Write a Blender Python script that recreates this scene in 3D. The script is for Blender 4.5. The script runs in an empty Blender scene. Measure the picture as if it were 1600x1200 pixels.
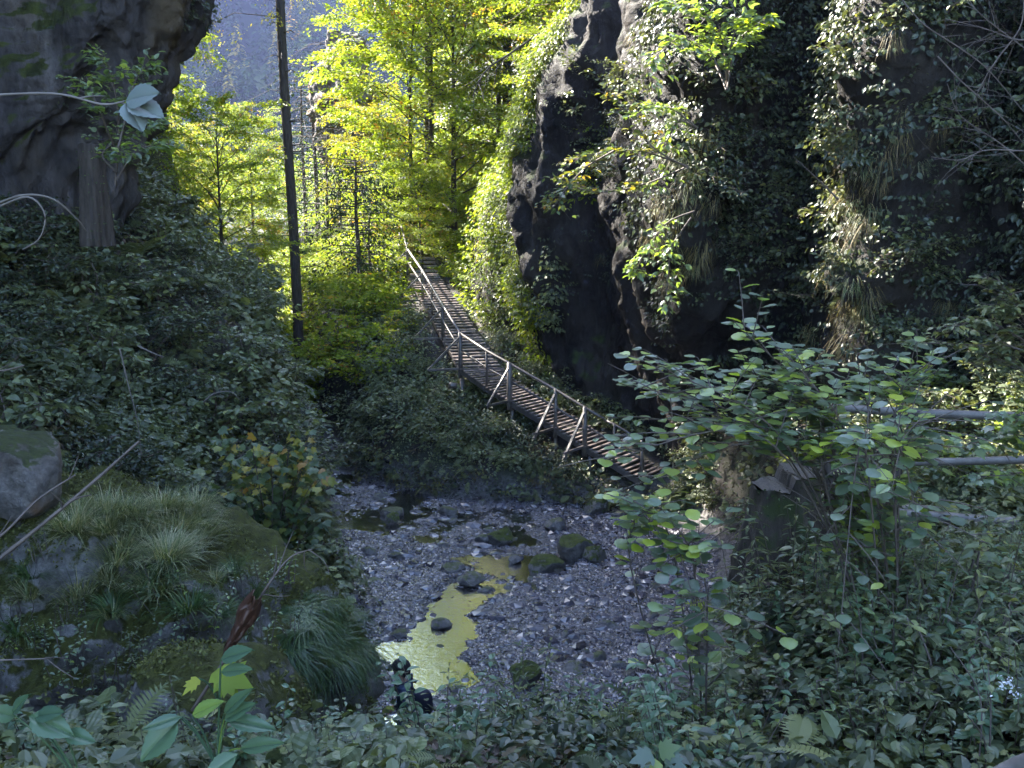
import bpy, math, random
import numpy as np
from mathutils import Vector
random.seed(7); RNG = np.random.default_rng(11)
R = math.radians
scene = bpy.context.scene
C = scene.collection

# ------------------------------------------------------------------ camera
CAM_Z = 7.6; PITCH = 10.0; F = 1600.0
cd = bpy.data.cameras.new('camera'); cam = bpy.data.objects.new('camera', cd); C.objects.link(cam)
cam.location = (0, 0, CAM_Z); cam.rotation_euler = (R(90 - PITCH), 0, 0)
cd.sensor_width = 36; cd.lens = 36 * F / 1600; cd.clip_end = 3000; cd.clip_start = 0.05
scene.camera = cam
# ------------------------------------------------------------------ sky, sun, exposure
SUN_EL, SUN_AZ = 40.0, 52.0          # azimuth to the left of the view direction
w = bpy.data.worlds.new('World'); scene.world = w; w.use_nodes = True
nt = w.node_tree; nt.nodes.clear()
sky = nt.nodes.new('ShaderNodeTexSky'); sky.sky_type = 'NISHITA'; sky.sun_disc = False
sky.sun_elevation = R(SUN_EL); sky.sun_rotation = R(-SUN_AZ); sky.dust_density = 1.0; sky.ozone_density = 1.6
bg = nt.nodes.new('ShaderNodeBackground'); bg.inputs['Strength'].default_value = 0.12
wo = nt.nodes.new('ShaderNodeOutputWorld')
nt.links.new(sky.outputs[0], bg.inputs[0]); nt.links.new(bg.outputs[0], wo.inputs[0])
sl = bpy.data.lights.new('sun', 'SUN'); sl.energy = 4.0; sl.angle = R(0.5); sl.color = (1.0, 0.93, 0.82)
so = bpy.data.objects.new('sun', sl); C.objects.link(so)
to_sun = Vector((-math.sin(R(SUN_AZ)) * math.cos(R(SUN_EL)), math.cos(R(SUN_AZ)) * math.cos(R(SUN_EL)), math.sin(R(SUN_EL))))
so.rotation_euler = to_sun.to_track_quat('Z', 'Y').to_euler(); so.location = (-20, 10, 50)
scene.view_settings.view_transform = 'Standard'; scene.view_settings.look = 'None'
scene.view_settings.exposure = 3.45; scene.view_settings.gamma = 1.0
scene.render.engine = 'CYCLES'
cy = scene.cycles
cy.use_denoising = True; cy.max_bounces = 6; cy.diffuse_bounces = 3; cy.glossy_bounces = 3
cy.transmission_bounces = 4; cy.transparent_max_bounces = 8; cy.volume_bounces = 0
cy.use_adaptive_sampling = True; cy.adaptive_threshold = 0.02; cy.sample_clamp_indirect = 4.0

# ------------------------------------------------------------------ pixel helpers (photo pixels, 1600 x 1200)
cp, sp = math.cos(R(PITCH)), math.sin(R(PITCH))
def P(px, py, Y):
    xc = (px - 800) / F; yc = -(py - 600) / F
    d = (xc, cp + yc * sp, -sp + yc * cp); t = Y / d[1]
    return np.array((d[0] * t, Y, CAM_Z + d[2] * t))
def G(px, py, z=0.0):
    xc = (px - 800) / F; yc = -(py - 600) / F
    d = (xc, cp + yc * sp, -sp + yc * cp); t = (z - CAM_Z) / d[2]
    return np.array((d[0] * t, d[1] * t, z))
def proj(p):
    x, y, z = p[..., 0], p[..., 1], p[..., 2] - CAM_Z
    f = y * cp - z * sp; u = y * sp + z * cp
    return 800 + F * x / f, 600 - F * u / f
# ------------------------------------------------------------------ noise
def _hash(ix, iy, iz, seed):
    h = (ix.astype(np.int64) * 374761393 + iy.astype(np.int64) * 668265263 + iz.astype(np.int64) * 2147483647 + seed * 974634777) & 0xFFFFFFFF
    h = ((h ^ (h >> 13)) * 1274126177) & 0xFFFFFFFF
    h = ((h ^ (h >> 16)) * 2246822519) & 0xFFFFFFFF
    return ((h ^ (h >> 15)) & 0xFFFF) / 32767.5 - 1.0
def vnoise(x, y, z, seed=0):
    x = np.asarray(x, float); y = np.asarray(y, float); z = np.asarray(z, float)
    x, y, z = np.broadcast_arrays(x, y, z)
    ix, iy, iz = np.floor(x), np.floor(y), np.floor(z)
    fx, fy, fz = x - ix, y - iy, z - iz
    fx, fy, fz = [f * f * (3 - 2 * f) for f in (fx, fy, fz)]
    r = 0
    for a in (0, 1):
        for b in (0, 1):
            for c in (0, 1):
                wgt = (fx if a else 1 - fx) * (fy if b else 1 - fy) * (fz if c else 1 - fz)
                r = r + wgt * _hash(ix + a, iy + b, iz + c, seed)
    return r
def fbm(x, y, z, seed=0, octv=4, gain=0.5):
    r = 0; a = 1.0; s = 1.0
    for k in range(octv):
        r = r + a * vnoise(x * s + 13.7 * k, y * s + 7.3 * k, z * s + 3.1 * k, seed + k); a *= gain; s *= 2.03
    return r
def ridged(x, y, z, seed=0, octv=4):
    r = 0; a = 1.0; s = 1.0
    for k in range(octv):
        r = r + a * (1 - 2 * np.abs(vnoise(x * s + 5.7 * k, y * s, z * s + 9.1 * k, seed + k))); a *= 0.5; s *= 2.1
    return r
def sst(a, b, x):
    t = np.clip((x - a) / (b - a), 0, 1); return t * t * (3 - 2 * t)
def lerp(a, b, t): return a + (b - a) * t

# ------------------------------------------------------------------ mesh helpers
def mesh_obj(name, V, batches, mats, parent=None, smooth=True, rnd=None, matidx=None):
    """V (n,3); batches = list of (m,k) face arrays; rnd = per-face random value."""
    me = bpy.data.meshes.new(name)
    V = np.ascontiguousarray(V, np.float32)
    batches = [np.ascontiguousarray(b, np.int32) for b in batches if len(b)]
    nl = sum(b.size for b in batches); nf = sum(len(b) for b in batches)
    me.vertices.add(len(V)); me.vertices.foreach_set('co', V.ravel())
    me.loops.add(nl); me.polygons.add(nf)
    me.loops.foreach_set('vertex_index', np.concatenate([b.ravel() for b in batches]))
    tot = np.concatenate([np.full(len(b), b.shape[1], np.int32) for b in batches])
    start = np.concatenate([[0], np.cumsum(tot)[:-1]]).astype(np.int32)
    me.polygons.foreach_set('loop_start', start)
    if rnd is not None:
        at = me.attributes.new('rnd', 'FLOAT', 'FACE'); at.data.foreach_set('value', np.ascontiguousarray(rnd, np.float32))
    for m in (mats if isinstance(mats, (list, tuple)) else [mats]): me.materials.append(m)
    if matidx is not None: me.polygons.foreach_set('material_index', np.ascontiguousarray(matidx, np.int32))
    me.polygons.foreach_set('use_smooth', np.full(nf, smooth))
    me.update(); me.validate()
    o = bpy.data.objects.new(name, me); C.objects.link(o)
    if parent is not None: o.parent = parent
    return o
def tag(o, label, cat, group=None):
    o['label'] = label; o['category'] = cat
    if group: o['group'] = group
    return o
def kind(o, k='structure'):
    o['kind'] = k; return o
def thing(name, label, cat, loc=(0, 0, 0), rz=0, group=None):
    o = bpy.data.objects.new(name, None); C.objects.link(o); o.empty_display_size = 0.2
    o.location = tuple(float(v) for v in loc); o.rotation_euler = (0, 0, rz)
    return tag(o, label, cat, group)
def dup(root, loc, rz=0, sc=1.0, label=None, group=None, tilt=(0, 0), cat=None):
    r = root.copy(); C.objects.link(r); r.location = tuple(float(v) for v in loc); r.rotation_euler = (tilt[0], tilt[1], rz)
    r.scale = (sc, sc, sc) if not hasattr(sc, '__len__') else sc
    if label: r['label'] = label
    if group: r['group'] = group
    if cat: r['category'] = cat
    for ch in root.children:
        c = ch.copy(); C.objects.link(c); c.parent = r
        for g in ch.children:
            d = g.copy(); C.objects.link(d); d.parent = c
    return r
class MB:
    def __init__(s): s.V = []; s.B = {}; s.n = 0; s.r = {}
    def add(s, V, B, rnd=None):
        V = np.asarray(V, float); s.V.append(V)
        for b in (B if isinstance(B, list) else [B]):
            b = np.asarray(b)
            s.B.setdefault(b.shape[1], []).append(b + s.n)
            s.r.setdefault(b.shape[1], []).append(np.full(len(b), random.random()) if rnd is None else np.broadcast_to(rnd, (len(b),)))
        s.n += len(V); return s
    def build(s, name, mats, parent=None, smooth=True):
        V = np.concatenate(s.V); ks = sorted(s.B)
        return mesh_obj(name, V, [np.concatenate(s.B[k]) for k in ks], mats, parent, smooth,
                        rnd=np.concatenate([np.concatenate(s.r[k]) for k in ks]))
def grid_faces(nu, nv, wrap=False):
    i = np.arange(nu - 1)[:, None]; j = np.arange(nv if wrap else nv - 1)[None, :]
    j2 = (j + 1) % nv
    a = i * nv + j; b = i * nv + j2; c = (i + 1) * nv + j2; d = (i + 1) * nv + j
    return np.stack([a, b, c, d], -1).reshape(-1, 4)
def tube(pts, rad, n=8, wob=0.0, caps=True):
    pts = np.asarray(pts, float); m = len(pts)
    rad = np.broadcast_to(np.asarray(rad, float), (m,))
    T = np.gradient(pts, axis=0); T /= np.linalg.norm(T, axis=1)[:, None] + 1e-9
    up = np.array((0, 0, 1.0)) if abs(T[0, 2]) < 0.9 else np.array((1.0, 0, 0))
    U = np.cross(T, up); U /= np.linalg.norm(U, axis=1)[:, None] + 1e-9
    W = np.cross(T, U)
    a = np.linspace(0, 2 * math.pi, n, endpoint=False)
    rr = rad[:, None] * (1 + wob * RNG.uniform(-1, 1, (m, n)))
    V = pts[:, None] + rr[..., None] * (np.cos(a)[None, :, None] * U[:, None] + np.sin(a)[None, :, None] * W[:, None])
    V = V.reshape(-1, 3); Fq = grid_faces(m, n, True)
    if caps:
        V = np.vstack([V, pts[0] - T[0] * rad[0] * .15, pts[-1] + T[-1] * rad[-1] * .15])
        k = np.arange(n); k2 = (k + 1) % n
        c0 = np.stack([np.full(n, m * n), k2, k], -1); c1 = np.stack([np.full(n, m * n + 1), (m - 1) * n + k, (m - 1) * n + k2], -1)
        return V, [Fq, np.vstack([c0, c1])]
    return V, [Fq]
def beam(a, b, wd, ht, up=(0, 0, 1), bev=0.12):
    """square timber from a to b with small chamfers"""
    a = np.asarray(a, float); b = np.asarray(b, float); t = b - a; L = np.linalg.norm(t); t /= L
    u = np.cross(t, up); u /= np.linalg.norm(u); v = np.cross(u, t)
    c = bev * min(wd, ht); x, y = wd / 2, ht / 2
    ring = [(-x + c, -y), (x - c, -y), (x, -y + c), (x, y - c), (x - c, y), (-x + c, y), (-x, y - c), (-x, -y + c)]
    V = np.array([p + u * q[0] + v * q[1] for p in (a, b) for q in ring])
    Fq = grid_faces(2, 8, True)
    return V, [Fq, np.array([[7, 6, 5, 4, 3, 2, 1, 0], [8, 9, 10, 11, 12, 13, 14, 15]])]
def smooth_line(pts, n):
    pts = np.asarray(pts, float); m = len(pts); t = np.linspace(0, m - 1, n); out = []
    for q in t:
        i = min(int(q), m - 2); f = q - i
        p0 = pts[max(i - 1, 0)]; p1 = pts[i]; p2 = pts[i + 1]; p3 = pts[min(i + 2, m - 1)]
        out.append(0.5 * ((2 * p1) + (-p0 + p2) * f + (2 * p0 - 5 * p1 + 4 * p2 - p3) * f * f + (-p0 + 3 * p1 - 3 * p2 + p3) * f ** 3))
    return np.array(out)
def norm(a): return a / (np.linalg.norm(a, axis=-1, keepdims=True) + 1e-9)

# leaf templates: y = along leaf, z = up
def T_rhomb(w=.55):
    return np.array([(0, 0, 0), (w / 2, .45, .07), (0, 1, -.05), (-w / 2, .45, .07)]), [np.array([(0, 1, 2), (0, 2, 3)])]
def T_leaf(w=.6):
    V = [(0, 0, 0), (w * .42, .22, .05), (w * .5, .5, .07), (w * .28, .8, .02), (0, 1.02, -.12), (-w * .28, .8, .02), (-w * .5, .5, .07), (-w * .42, .22, .05), (0, .5, 0)]
    return np.array(V, float), [np.array([(0, 1, 2, 8), (8, 2, 3, 4), (8, 4, 5, 6), (0, 8, 6, 7)])]
def T_round(n=9, w=1.14, ser=.035):
    """broad rounded leaf with veined, gently cupped blade"""
    rows = []; ys = np.linspace(0, 1, n)
    for i, y in enumerate(ys):
        hw = w * .5 * (math.sin(math.pi * min(1, y * .93 + .07)) ** .62) * (1 - .12 * y)
        if i == n - 1: hw = .0
        if i == 0: hw = w * .16
        hw *= 1 + (ser if i % 2 else -ser)
        z = -.22 * (y - .4) ** 2 + (.014 if i % 2 else -.006)
        yo = -.05 if i == 0 else 0
        rows += [(-hw, y + .06 * (1 - y) + yo, z + .02), (-hw * .5, y + .02, z + .045), (0, y, z), (hw * .5, y + .02, z + .045), (hw, y + .06 * (1 - y) + yo, z + .05)]
    return np.array(rows), [grid_faces(n, 5)]
def T_oval(n=15, w=.72):
    rows = []
    for i, y in enumerate(np.linspace(0, 1, n)):
        hw = w * .5 * math.sin(math.pi * min(1, (y * .97 + .03) ** .72)) ** .85 * (1.05 if i % 2 else .95); z = -.18 * (y - .35) ** 2; cz = .016 if i % 2 else -.004
        rows += [(-hw, y + .09 * (1 - y), z + .06), (-hw * .55, y + .05 * (1 - y), z + .05 + cz), (-.012, y, z + .012), (0, y, z - .004), (.012, y, z + .012), (hw * .55, y + .05 * (1 - y), z + .05 + cz), (hw, y + .09 * (1 - y), z + .06)]
    return np.array(rows), [grid_faces(n, 7)]
def T_lobed():
    pts = [(0, 0), (.28, .02), (.50, .18), (.36, .26), (.58, .50), (.40, .50), (.44, .72), (.22, .62), (.14, .80), (0, 1.05), (-.14, .80), (-.22, .62), (-.44, .72), (-.40, .50), (-.58, .50), (-.36, .26), (-.50, .18), (-.28, .02)]
    V = [(x, y, .10 * abs(x) - .12 * y * y) for x, y in pts] + [(0, .38, 0.0)]
    n = len(pts)
    return np.array(V), [np.array([(n, i, (i + 1) % n) for i in range(n)])]
def T_blade():
    V = []; 
    for t, wd, z in ((0, 1, 0), (.35, .9, .0), (.7, .6, -.12), (1, .06, -.38)):
        V += [(-.5 * wd * .05, t, z), (.5 * wd * .05, t, z)]
    return np.array(V), [np.array([(0, 1, 3, 2), (2, 3, 5, 4), (4, 5, 7, 6)])]
def T_fern(n=13):
    V = []; Fc = []
    for i in range(n):
        t = i / (n - 1); y = .08 + .92 * t; z = -.35 * t * t; L = .34 * math.sin(math.pi * min(1, (t * .85 + .15))) ** .8 + .02; wd = .035
        for s in (-1, 1):
            k = len(V); V += [(0, y - wd, z), (s * L * .5, y + .05, z + .02), (s * L, y + .10, z - .04), (s * L * .5, y + .05 + wd * 1.5, z + .02), (0, y + wd, z)]
            Fc.append((k, k + 1, k + 2, k + 3)); Fc.append((k, k + 3, k + 4, k + 4)[:4])
    k = len(V); V += [(-.006, 0, 0), (.006, 0, 0), (.005, .5, -.08), (-.005, .5, -.08), (.002, 1, -.35), (-.002, 1, -.35)]
    Q = [f for f in Fc if len(set(f)) == 4] + [(k, k + 1, k + 2, k + 3), (k + 3, k + 2, k + 4, k + 5)]
    Tt = [tuple(dict.fromkeys(f)) for f in Fc if len(set(f)) == 3]
    return np.array(V), [np.array(Q), np.array(Tt)]
def place(tmpl, Pos, D, N, S, rnd=None, wscale=None):
    """instance template at Pos with axis D (leaf y), normal N (leaf z), size S. Returns V, batches, rnd."""
    tv, tf = tmpl; n = len(Pos); k = len(tv)
    D = norm(D); X = norm(np.cross(D, N)); Z = np.cross(X, D)
    S = np.broadcast_to(S, (n,))
    wx = S if wscale is None else S * wscale
    V = Pos[:, None] + tv[None, :, 0:1] * X[:, None] * wx[:, None, None] + (tv[None, :, 1:2] * D[:, None] + tv[None, :, 2:3] * Z[:, None]) * S[:, None, None]
    if rnd is None: rnd = RNG.random(n)
    B = []; rr = []
    for f in tf:
        B.append((f[None] + (np.arange(n) * k)[:, None, None]).reshape(-1, f.shape[1])); rr.append(np.repeat(rnd, len(f)))
    return V.reshape(-1, 3), B, rr
def add_place(mb, tmpl, Pos, D, N, S, rnd=None, wscale=None):
    V, B, rr = place(tmpl, Pos, D, N, S, rnd, wscale)
    mb.V.append(V)
    for b, r in zip(B, rr):
        mb.B.setdefault(b.shape[1], []).append(b + mb.n); mb.r.setdefault(b.shape[1], []).append(r)
    mb.n += len(V)
def rdir(n, flat=1.0):
    v = RNG.normal(size=(n, 3)); v[:, 2] *= flat; return norm(v)

# ------------------------------------------------------------------ materials
def new_mat(name):
    m = bpy.data.materials.new(name); m.use_nodes = True; nt = m.node_tree; nt.nodes.clear()
    out = nt.nodes.new('ShaderNodeOutputMaterial'); return m, nt, out
def nd(nt, typ, **kw):
    n = nt.nodes.new('ShaderNode' + typ)
    for k, v in kw.items():
        if k in n.inputs.keys() if isinstance(k, str) else False: n.inputs[k].default_value = v
        else: setattr(n, k, v)
    return n
def ramp(nt, src, stops):
    r = nt.nodes.new('ShaderNodeValToRGB'); e = r.color_ramp.elements
    while len(e) < len(stops): e.new(0.5)
    for q, (p, c) in zip(e, stops):
        q.position = p; q.color = (c[0], c[1], c[2], 1)
    nt.links.new(src, r.inputs[0]); return r
def leaf_mat(name, stops, trans=0.45, tcol=(1.25, 1.15, .5), rough=0.42, spec=0.5, vary=0.25, size=1.3):
    m, nt, out = new_mat(name); L = nt.links.new
    at = nd(nt, 'Attribute', attribute_name='rnd')
    g = nd(nt, 'NewGeometry'); nz = nd(nt, 'TexNoise'); nz.inputs['Scale'].default_value = size; nz.inputs['Detail'].default_value = 2
    L(g.outputs['Position'], nz.inputs['Vector'])
    mx = nd(nt, 'Math', operation='MULTIPLY_ADD'); L(nz.outputs[0], mx.inputs[0]); mx.inputs[1].default_value = vary * 2; 
    sub = nd(nt, 'Math', operation='SUBTRACT'); L(at.outputs['Fac'], sub.inputs[0]); sub.inputs[1].default_value = vary
    L(sub.outputs[0], mx.inputs[2])
    r = ramp(nt, mx.outputs[0], stops)
    p = nd(nt, 'BsdfPrincipled'); L(r.outputs[0], p.inputs['Base Color']); p.inputs['Roughness'].default_value = rough
    p.inputs['Specular IOR Level'].default_value = spec
    t = nd(nt, 'BsdfTranslucent'); mc = nd(nt, 'Mix', data_type='RGBA', blend_type='MULTIPLY'); mc.inputs[0].default_value = 1
    L(r.outputs[0], mc.inputs[6]); mc.inputs[7].default_value = (tcol[0], tcol[1], tcol[2], 1); L(mc.outputs[2], t.inputs[0])
    ms = nd(nt, 'MixShader'); ms.inputs[0].default_value = trans
    L(p.outputs[0], ms.inputs[1]); L(t.outputs[0], ms.inputs[2]); L(ms.outputs[0], out.inputs[0]); return m
def rock_mat(name, base, dark, moss=(.035, .05, .012), moss_amt=.5, scale=1.0, streak=1.0, bump=.6, spec=.3, stain=None, upmoss=.55):
    m, nt, out = new_mat(name); L = nt.links.new
    g = nd(nt, 'NewGeometry'); mp = nd(nt, 'Mapping'); L(g.outputs['Position'], mp.inputs[0]); mp.inputs['Scale'].default_value = (1, 1, streak)
    n1 = nd(nt, 'TexNoise'); n1.inputs['Scale'].default_value = 1.2 * scale; n1.inputs['Detail'].default_value = 9; n1.inputs['Roughness'].default_value = .65; L(mp.outputs[0], n1.inputs['Vector'])
    n2 = nd(nt, 'TexNoise'); n2.inputs['Scale'].default_value = 7 * scale; n2.inputs['Detail'].default_value = 8; n2.inputs['Roughness'].default_value = .7; L(mp.outputs[0], n2.inputs['Vector'])
    vo = nd(nt, 'TexVoronoi', feature='DISTANCE_TO_EDGE'); vo.inputs['Scale'].default_value = 1.6 * scale; L(n1.outputs['Color'], vo.inputs['Vector'])
    c = ramp(nt, n1.outputs[0], [(.33, dark), (.5, [(a + b) / 2 for a, b in zip(base, dark)]), (.62, base)])
    cm = nd(nt, 'Mix', data_type='RGBA', blend_type='MULTIPLY'); cm.inputs[0].default_value = .8
    r2 = ramp(nt, n2.outputs[0], [(.35, (.45, .45, .45)), (.65, (1.35, 1.35, 1.35))])
    L(c.outputs[0], cm.inputs[6]); L(r2.outputs[0], cm.inputs[7])
    col = cm.outputs[2]
    if stain:
        n4 = nd(nt, 'TexNoise'); n4.inputs['Scale'].default_value = .9 * scale; n4.inputs['Detail'].default_value = 4; L(mp.outputs[0], n4.inputs['Vector'])
        rs = ramp(nt, n4.outputs[0], [(.55, (0, 0, 0)), (.68, (1, 1, 1))])
        sm = nd(nt, 'Mix', data_type='RGBA'); L(rs.outputs[0], sm.inputs[0]); L(col, sm.inputs[6]); sm.inputs[7].default_value = (*stain, 1); col = sm.outputs[2]
    n3 = nd(nt, 'TexNoise'); n3.inputs['Scale'].default_value = 2.3 * scale; n3.inputs['Detail'].default_value = 7; n3.inputs['Roughness'].default_value = .7; L(g.outputs['Position'], n3.inputs['Vector'])
    sx = nd(nt, 'SeparateXYZ'); L(g.outputs['Normal'], sx.inputs[0])
    ma = nd(nt, 'Math', operation='MULTIPLY_ADD'); L(sx.outputs[2], ma.inputs[0]); ma.inputs[1].default_value = upmoss; L(n3.outputs[0], ma.inputs[2])
    rm = ramp(nt, ma.outputs[0], [(.95 - moss_amt * .5, (0, 0, 0)), (1.05 - moss_amt * .5, (1, 1, 1))])
    mm = nd(nt, 'Mix', data_type='RGBA'); L(rm.outputs[0], mm.inputs[0]); L(col, mm.inputs[6])
    n5 = ramp(nt, n2.outputs[0], [(.35, [q * .5 for q in moss]), (.65, [q * 1.7 for q in moss])]); L(n5.outputs[0], mm.inputs[7])
    p = nd(nt, 'BsdfPrincipled'); L(mm.outputs[2], p.inputs['Base Color']); p.inputs['Specular IOR Level'].default_value = spec
    rr = ramp(nt, n2.outputs[0], [(.3, (.45,) * 3), (.7, (.9,) * 3)]); L(rr.outputs[0], p.inputs['Roughness'])
    b = nd(nt, 'Bump'); b.inputs['Strength'].default_value = bump; b.inputs['Distance'].default_value = .12
    ad = nd(nt, 'Math', operation='ADD'); L(n2.outputs[0], ad.inputs[0]); L(n1.outputs[0], ad.inputs[1])
    v6 = nd(nt, 'TexVoronoi'); v6.inputs['Scale'].default_value = 5.5 * scale; v6.inputs['Randomness'].default_value = 1
    n7 = nd(nt, 'TexNoise'); n7.inputs['Scale'].default_value = 26 * scale; n7.inputs['Detail'].default_value = 6; n7.inputs['Roughness'].default_value = .8; L(g.outputs['Position'], n7.inputs['Vector'])
    w6 = nd(nt, 'Mix', data_type='RGBA'); w6.inputs[0].default_value = .35; L(mp.outputs[0], w6.inputs[6]); L(n2.outputs['Color'], w6.inputs[7]); L(w6.outputs[2], v6.inputs['Vector'])
    a7 = nd(nt, 'Math', operation='MULTIPLY_ADD'); L(n7.outputs[0], a7.inputs[0]); a7.inputs[1].default_value = .6; L(ad.outputs[0], a7.inputs[2])
    a8 = nd(nt, 'Math', operation='MULTIPLY_ADD'); L(v6.outputs['Distance'], a8.inputs[0]); a8.inputs[1].default_value = .9; L(a7.outputs[0], a8.inputs[2]); ad = a8
    L(ad.outputs[0], b.inputs['Height']); L(b.outputs[0], p.inputs['Normal']); L(p.outputs[0], out.inputs[0]); return m
def bark_mat(name, a, b, scale=1.0, moss=None):
    m, nt, out = new_mat(name); L = nt.links.new
    g = nd(nt, 'TexCoord'); mp = nd(nt, 'Mapping'); L(g.outputs['Object'], mp.inputs[0]); mp.inputs['Scale'].default_value = (9 * scale, 9 * scale, 1.6 * scale)
    n = nd(nt, 'TexNoise'); n.inputs['Scale'].default_value = 2; n.inputs['Detail'].default_value = 8; n.inputs['Roughness'].default_value = .7; L(mp.outputs[0], n.inputs['Vector'])
    c = ramp(nt, n.outputs[0], [(.35, a), (.65, b)]); col = c.outputs[0]
    if moss:
        n2 = nd(nt, 'TexNoise'); n2.inputs['Scale'].default_value = 4; n2.inputs['Detail'].default_value = 6; L(g.outputs['Object'], n2.inputs['Vector'])
        r = ramp(nt, n2.outputs[0], [(.5, (0, 0, 0)), (.6, (1, 1, 1))]); mm = nd(nt, 'Mix', data_type='RGBA'); L(r.outputs[0], mm.inputs[0]); L(col, mm.inputs[6]); mm.inputs[7].default_value = (*moss, 1); col = mm.outputs[2]
    p = nd(nt, 'BsdfPrincipled'); L(col, p.inputs['Base Color']); p.inputs['Roughness'].default_value = .8
    bp = nd(nt, 'Bump'); bp.inputs['Strength'].default_value = .8; bp.inputs['Distance'].default_value = .03; L(n.outputs[0], bp.inputs['Height']); L(bp.outputs[0], p.inputs['Normal'])
    L(p.outputs[0], out.inputs[0]); return m
def wood_mat(name, a, b, rough=.5, spec=.5):
    m, nt, out = new_mat(name); L = nt.links.new
    at = nd(nt, 'Attribute', attribute_name='rnd'); g = nd(nt, 'NewGeometry')
    n = nd(nt, 'TexNoise'); n.inputs['Scale'].default_value = 6; n.inputs['Detail'].default_value = 8; n.inputs['Roughness'].default_value = .75; L(g.outputs['Position'], n.inputs['Vector'])
    ad = nd(nt, 'Math', operation='MULTIPLY_ADD'); L(at.outputs['Fac'], ad.inputs[0]); ad.inputs[1].default_value = .35; L(n.outputs[0], ad.inputs[2])
    c = ramp(nt, ad.outputs[0], [(.4, a), (.95, b)])
    p = nd(nt, 'BsdfPrincipled'); L(c.outputs[0], p.inputs['Base Color']); p.inputs['Roughness'].default_value = rough; p.inputs['Specular IOR Level'].default_value = spec
    bp = nd(nt, 'Bump'); bp.inputs['Strength'].default_value = .5; bp.inputs['Distance'].default_value = .01; L(n.outputs[0], bp.inputs['Height']); L(bp.outputs[0], p.inputs['Normal'])
    L(p.outputs[0], out.inputs[0]); return m
def plain(name, col, rough=.7, spec=.4):
    m, nt, out = new_mat(name); L = nt.links.new
    g = nd(nt, 'TexCoord'); n = nd(nt, 'TexNoise'); n.inputs['Scale'].default_value = 14; n.inputs['Detail'].default_value = 5; L(g.outputs['Object'], n.inputs['Vector'])
    c = ramp(nt, n.outputs[0], [(.3, [q * .7 for q in col]), (.7, [q * 1.25 for q in col])])
    p = nd(nt, 'BsdfPrincipled'); L(c.outputs[0], p.inputs['Base Color']); p.inputs['Roughness'].default_value = rough; p.inputs['Specular IOR Level'].default_value = spec
    L(p.outputs[0], out.inputs[0]); return m

M = {}
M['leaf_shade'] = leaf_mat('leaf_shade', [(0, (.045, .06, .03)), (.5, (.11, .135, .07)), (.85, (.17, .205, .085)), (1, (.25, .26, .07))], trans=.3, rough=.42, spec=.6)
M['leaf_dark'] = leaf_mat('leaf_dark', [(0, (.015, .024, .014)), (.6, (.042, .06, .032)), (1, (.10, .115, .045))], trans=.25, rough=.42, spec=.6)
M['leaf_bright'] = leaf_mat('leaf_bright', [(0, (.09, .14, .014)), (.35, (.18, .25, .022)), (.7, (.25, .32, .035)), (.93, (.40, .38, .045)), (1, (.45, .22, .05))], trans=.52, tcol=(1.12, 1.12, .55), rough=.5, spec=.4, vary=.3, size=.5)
M['leaf_autumn'] = leaf_mat('leaf_autumn', [(0, (.12, .15, .02)), (.5, (.26, .28, .03)), (.85, (.40, .34, .04)), (1, (.42, .20, .05))], trans=.5, rough=.5, spec=.4, vary=.3, size=.5)
M['leaf_maple'] = leaf_mat('leaf_maple', [(0, (.04, .07, .035)), (.5, (.08, .12, .045)), (.75, (.18, .19, .04)), (.92, (.33, .28, .04)), (1, (.30, .17, .05))], trans=.4, rough=.42)
M['leaf_hazel'] = leaf_mat('leaf_hazel', [(0, (.09, .13, .09)), (.45, (.15, .20, .13)), (.72, (.20, .27, .10)), (1, (.38, .44, .05))], trans=.42, tcol=(1.5, 1.6, .35), rough=.36, spec=1.0, vary=.15)
M['leaf_big'] = leaf_mat('leaf_big', [(0, (.07, .13, .08)), (.8, (.12, .20, .10)), (1, (.25, .35, .06))], trans=.35, rough=.35, spec=.6, vary=.1)
M['leaf_pale'] = leaf_mat('leaf_pale', [(0, (.09, .12, .11)), (1, (.15, .18, .165))], trans=.15, rough=.5, spec=.5)
M['leaf_brown'] = leaf_mat('leaf_brown', [(0, (.05, .022, .015)), (.6, (.10, .05, .03)), (1, (.2, .12, .07))], trans=.25, rough=.5)
M['conifer'] = leaf_mat('conifer', [(0, (.012, .028, .014)), (.8, (.03, .055, .02)), (1, (.10, .10, .03))], trans=.2, rough=.6, spec=.3)
M['grass'] = leaf_mat('grass', [(0, (.07, .10, .04)), (.4, (.15, .19, .08)), (.75, (.32, .33, .17)), (1, (.48, .42, .27))], trans=.35, rough=.45, spec=.5)
M['grass_green'] = leaf_mat('grass_green', [(0, (.02, .05, .018)), (.6, (.05, .10, .03)), (1, (.11, .16, .05))], trans=.35, rough=.4, spec=.5)
M['hanging_grass'] = leaf_mat('hanging_grass', [(0, (.06, .08, .03)), (.5, (.14, .13, .06)), (1, (.34, .26, .12))], trans=.35, rough=.5, spec=.4)
M['litter'] = leaf_mat('litter', [(0, (.03, .02, .014)), (.6, (.09, .06, .045)), (1, (.22, .15, .10))], trans=.1, rough=.6)
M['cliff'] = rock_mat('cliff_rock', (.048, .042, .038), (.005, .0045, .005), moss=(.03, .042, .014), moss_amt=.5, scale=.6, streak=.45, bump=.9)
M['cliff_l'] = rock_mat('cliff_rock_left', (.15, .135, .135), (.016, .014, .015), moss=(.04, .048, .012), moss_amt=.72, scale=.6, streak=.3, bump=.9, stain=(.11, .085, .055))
M['boulder'] = rock_mat('boulder_rock', (.20, .19, .18), (.07, .065, .06), moss=(.055, .07, .015), moss_amt=.42, scale=2.0, streak=1, bump=.6)
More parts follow.
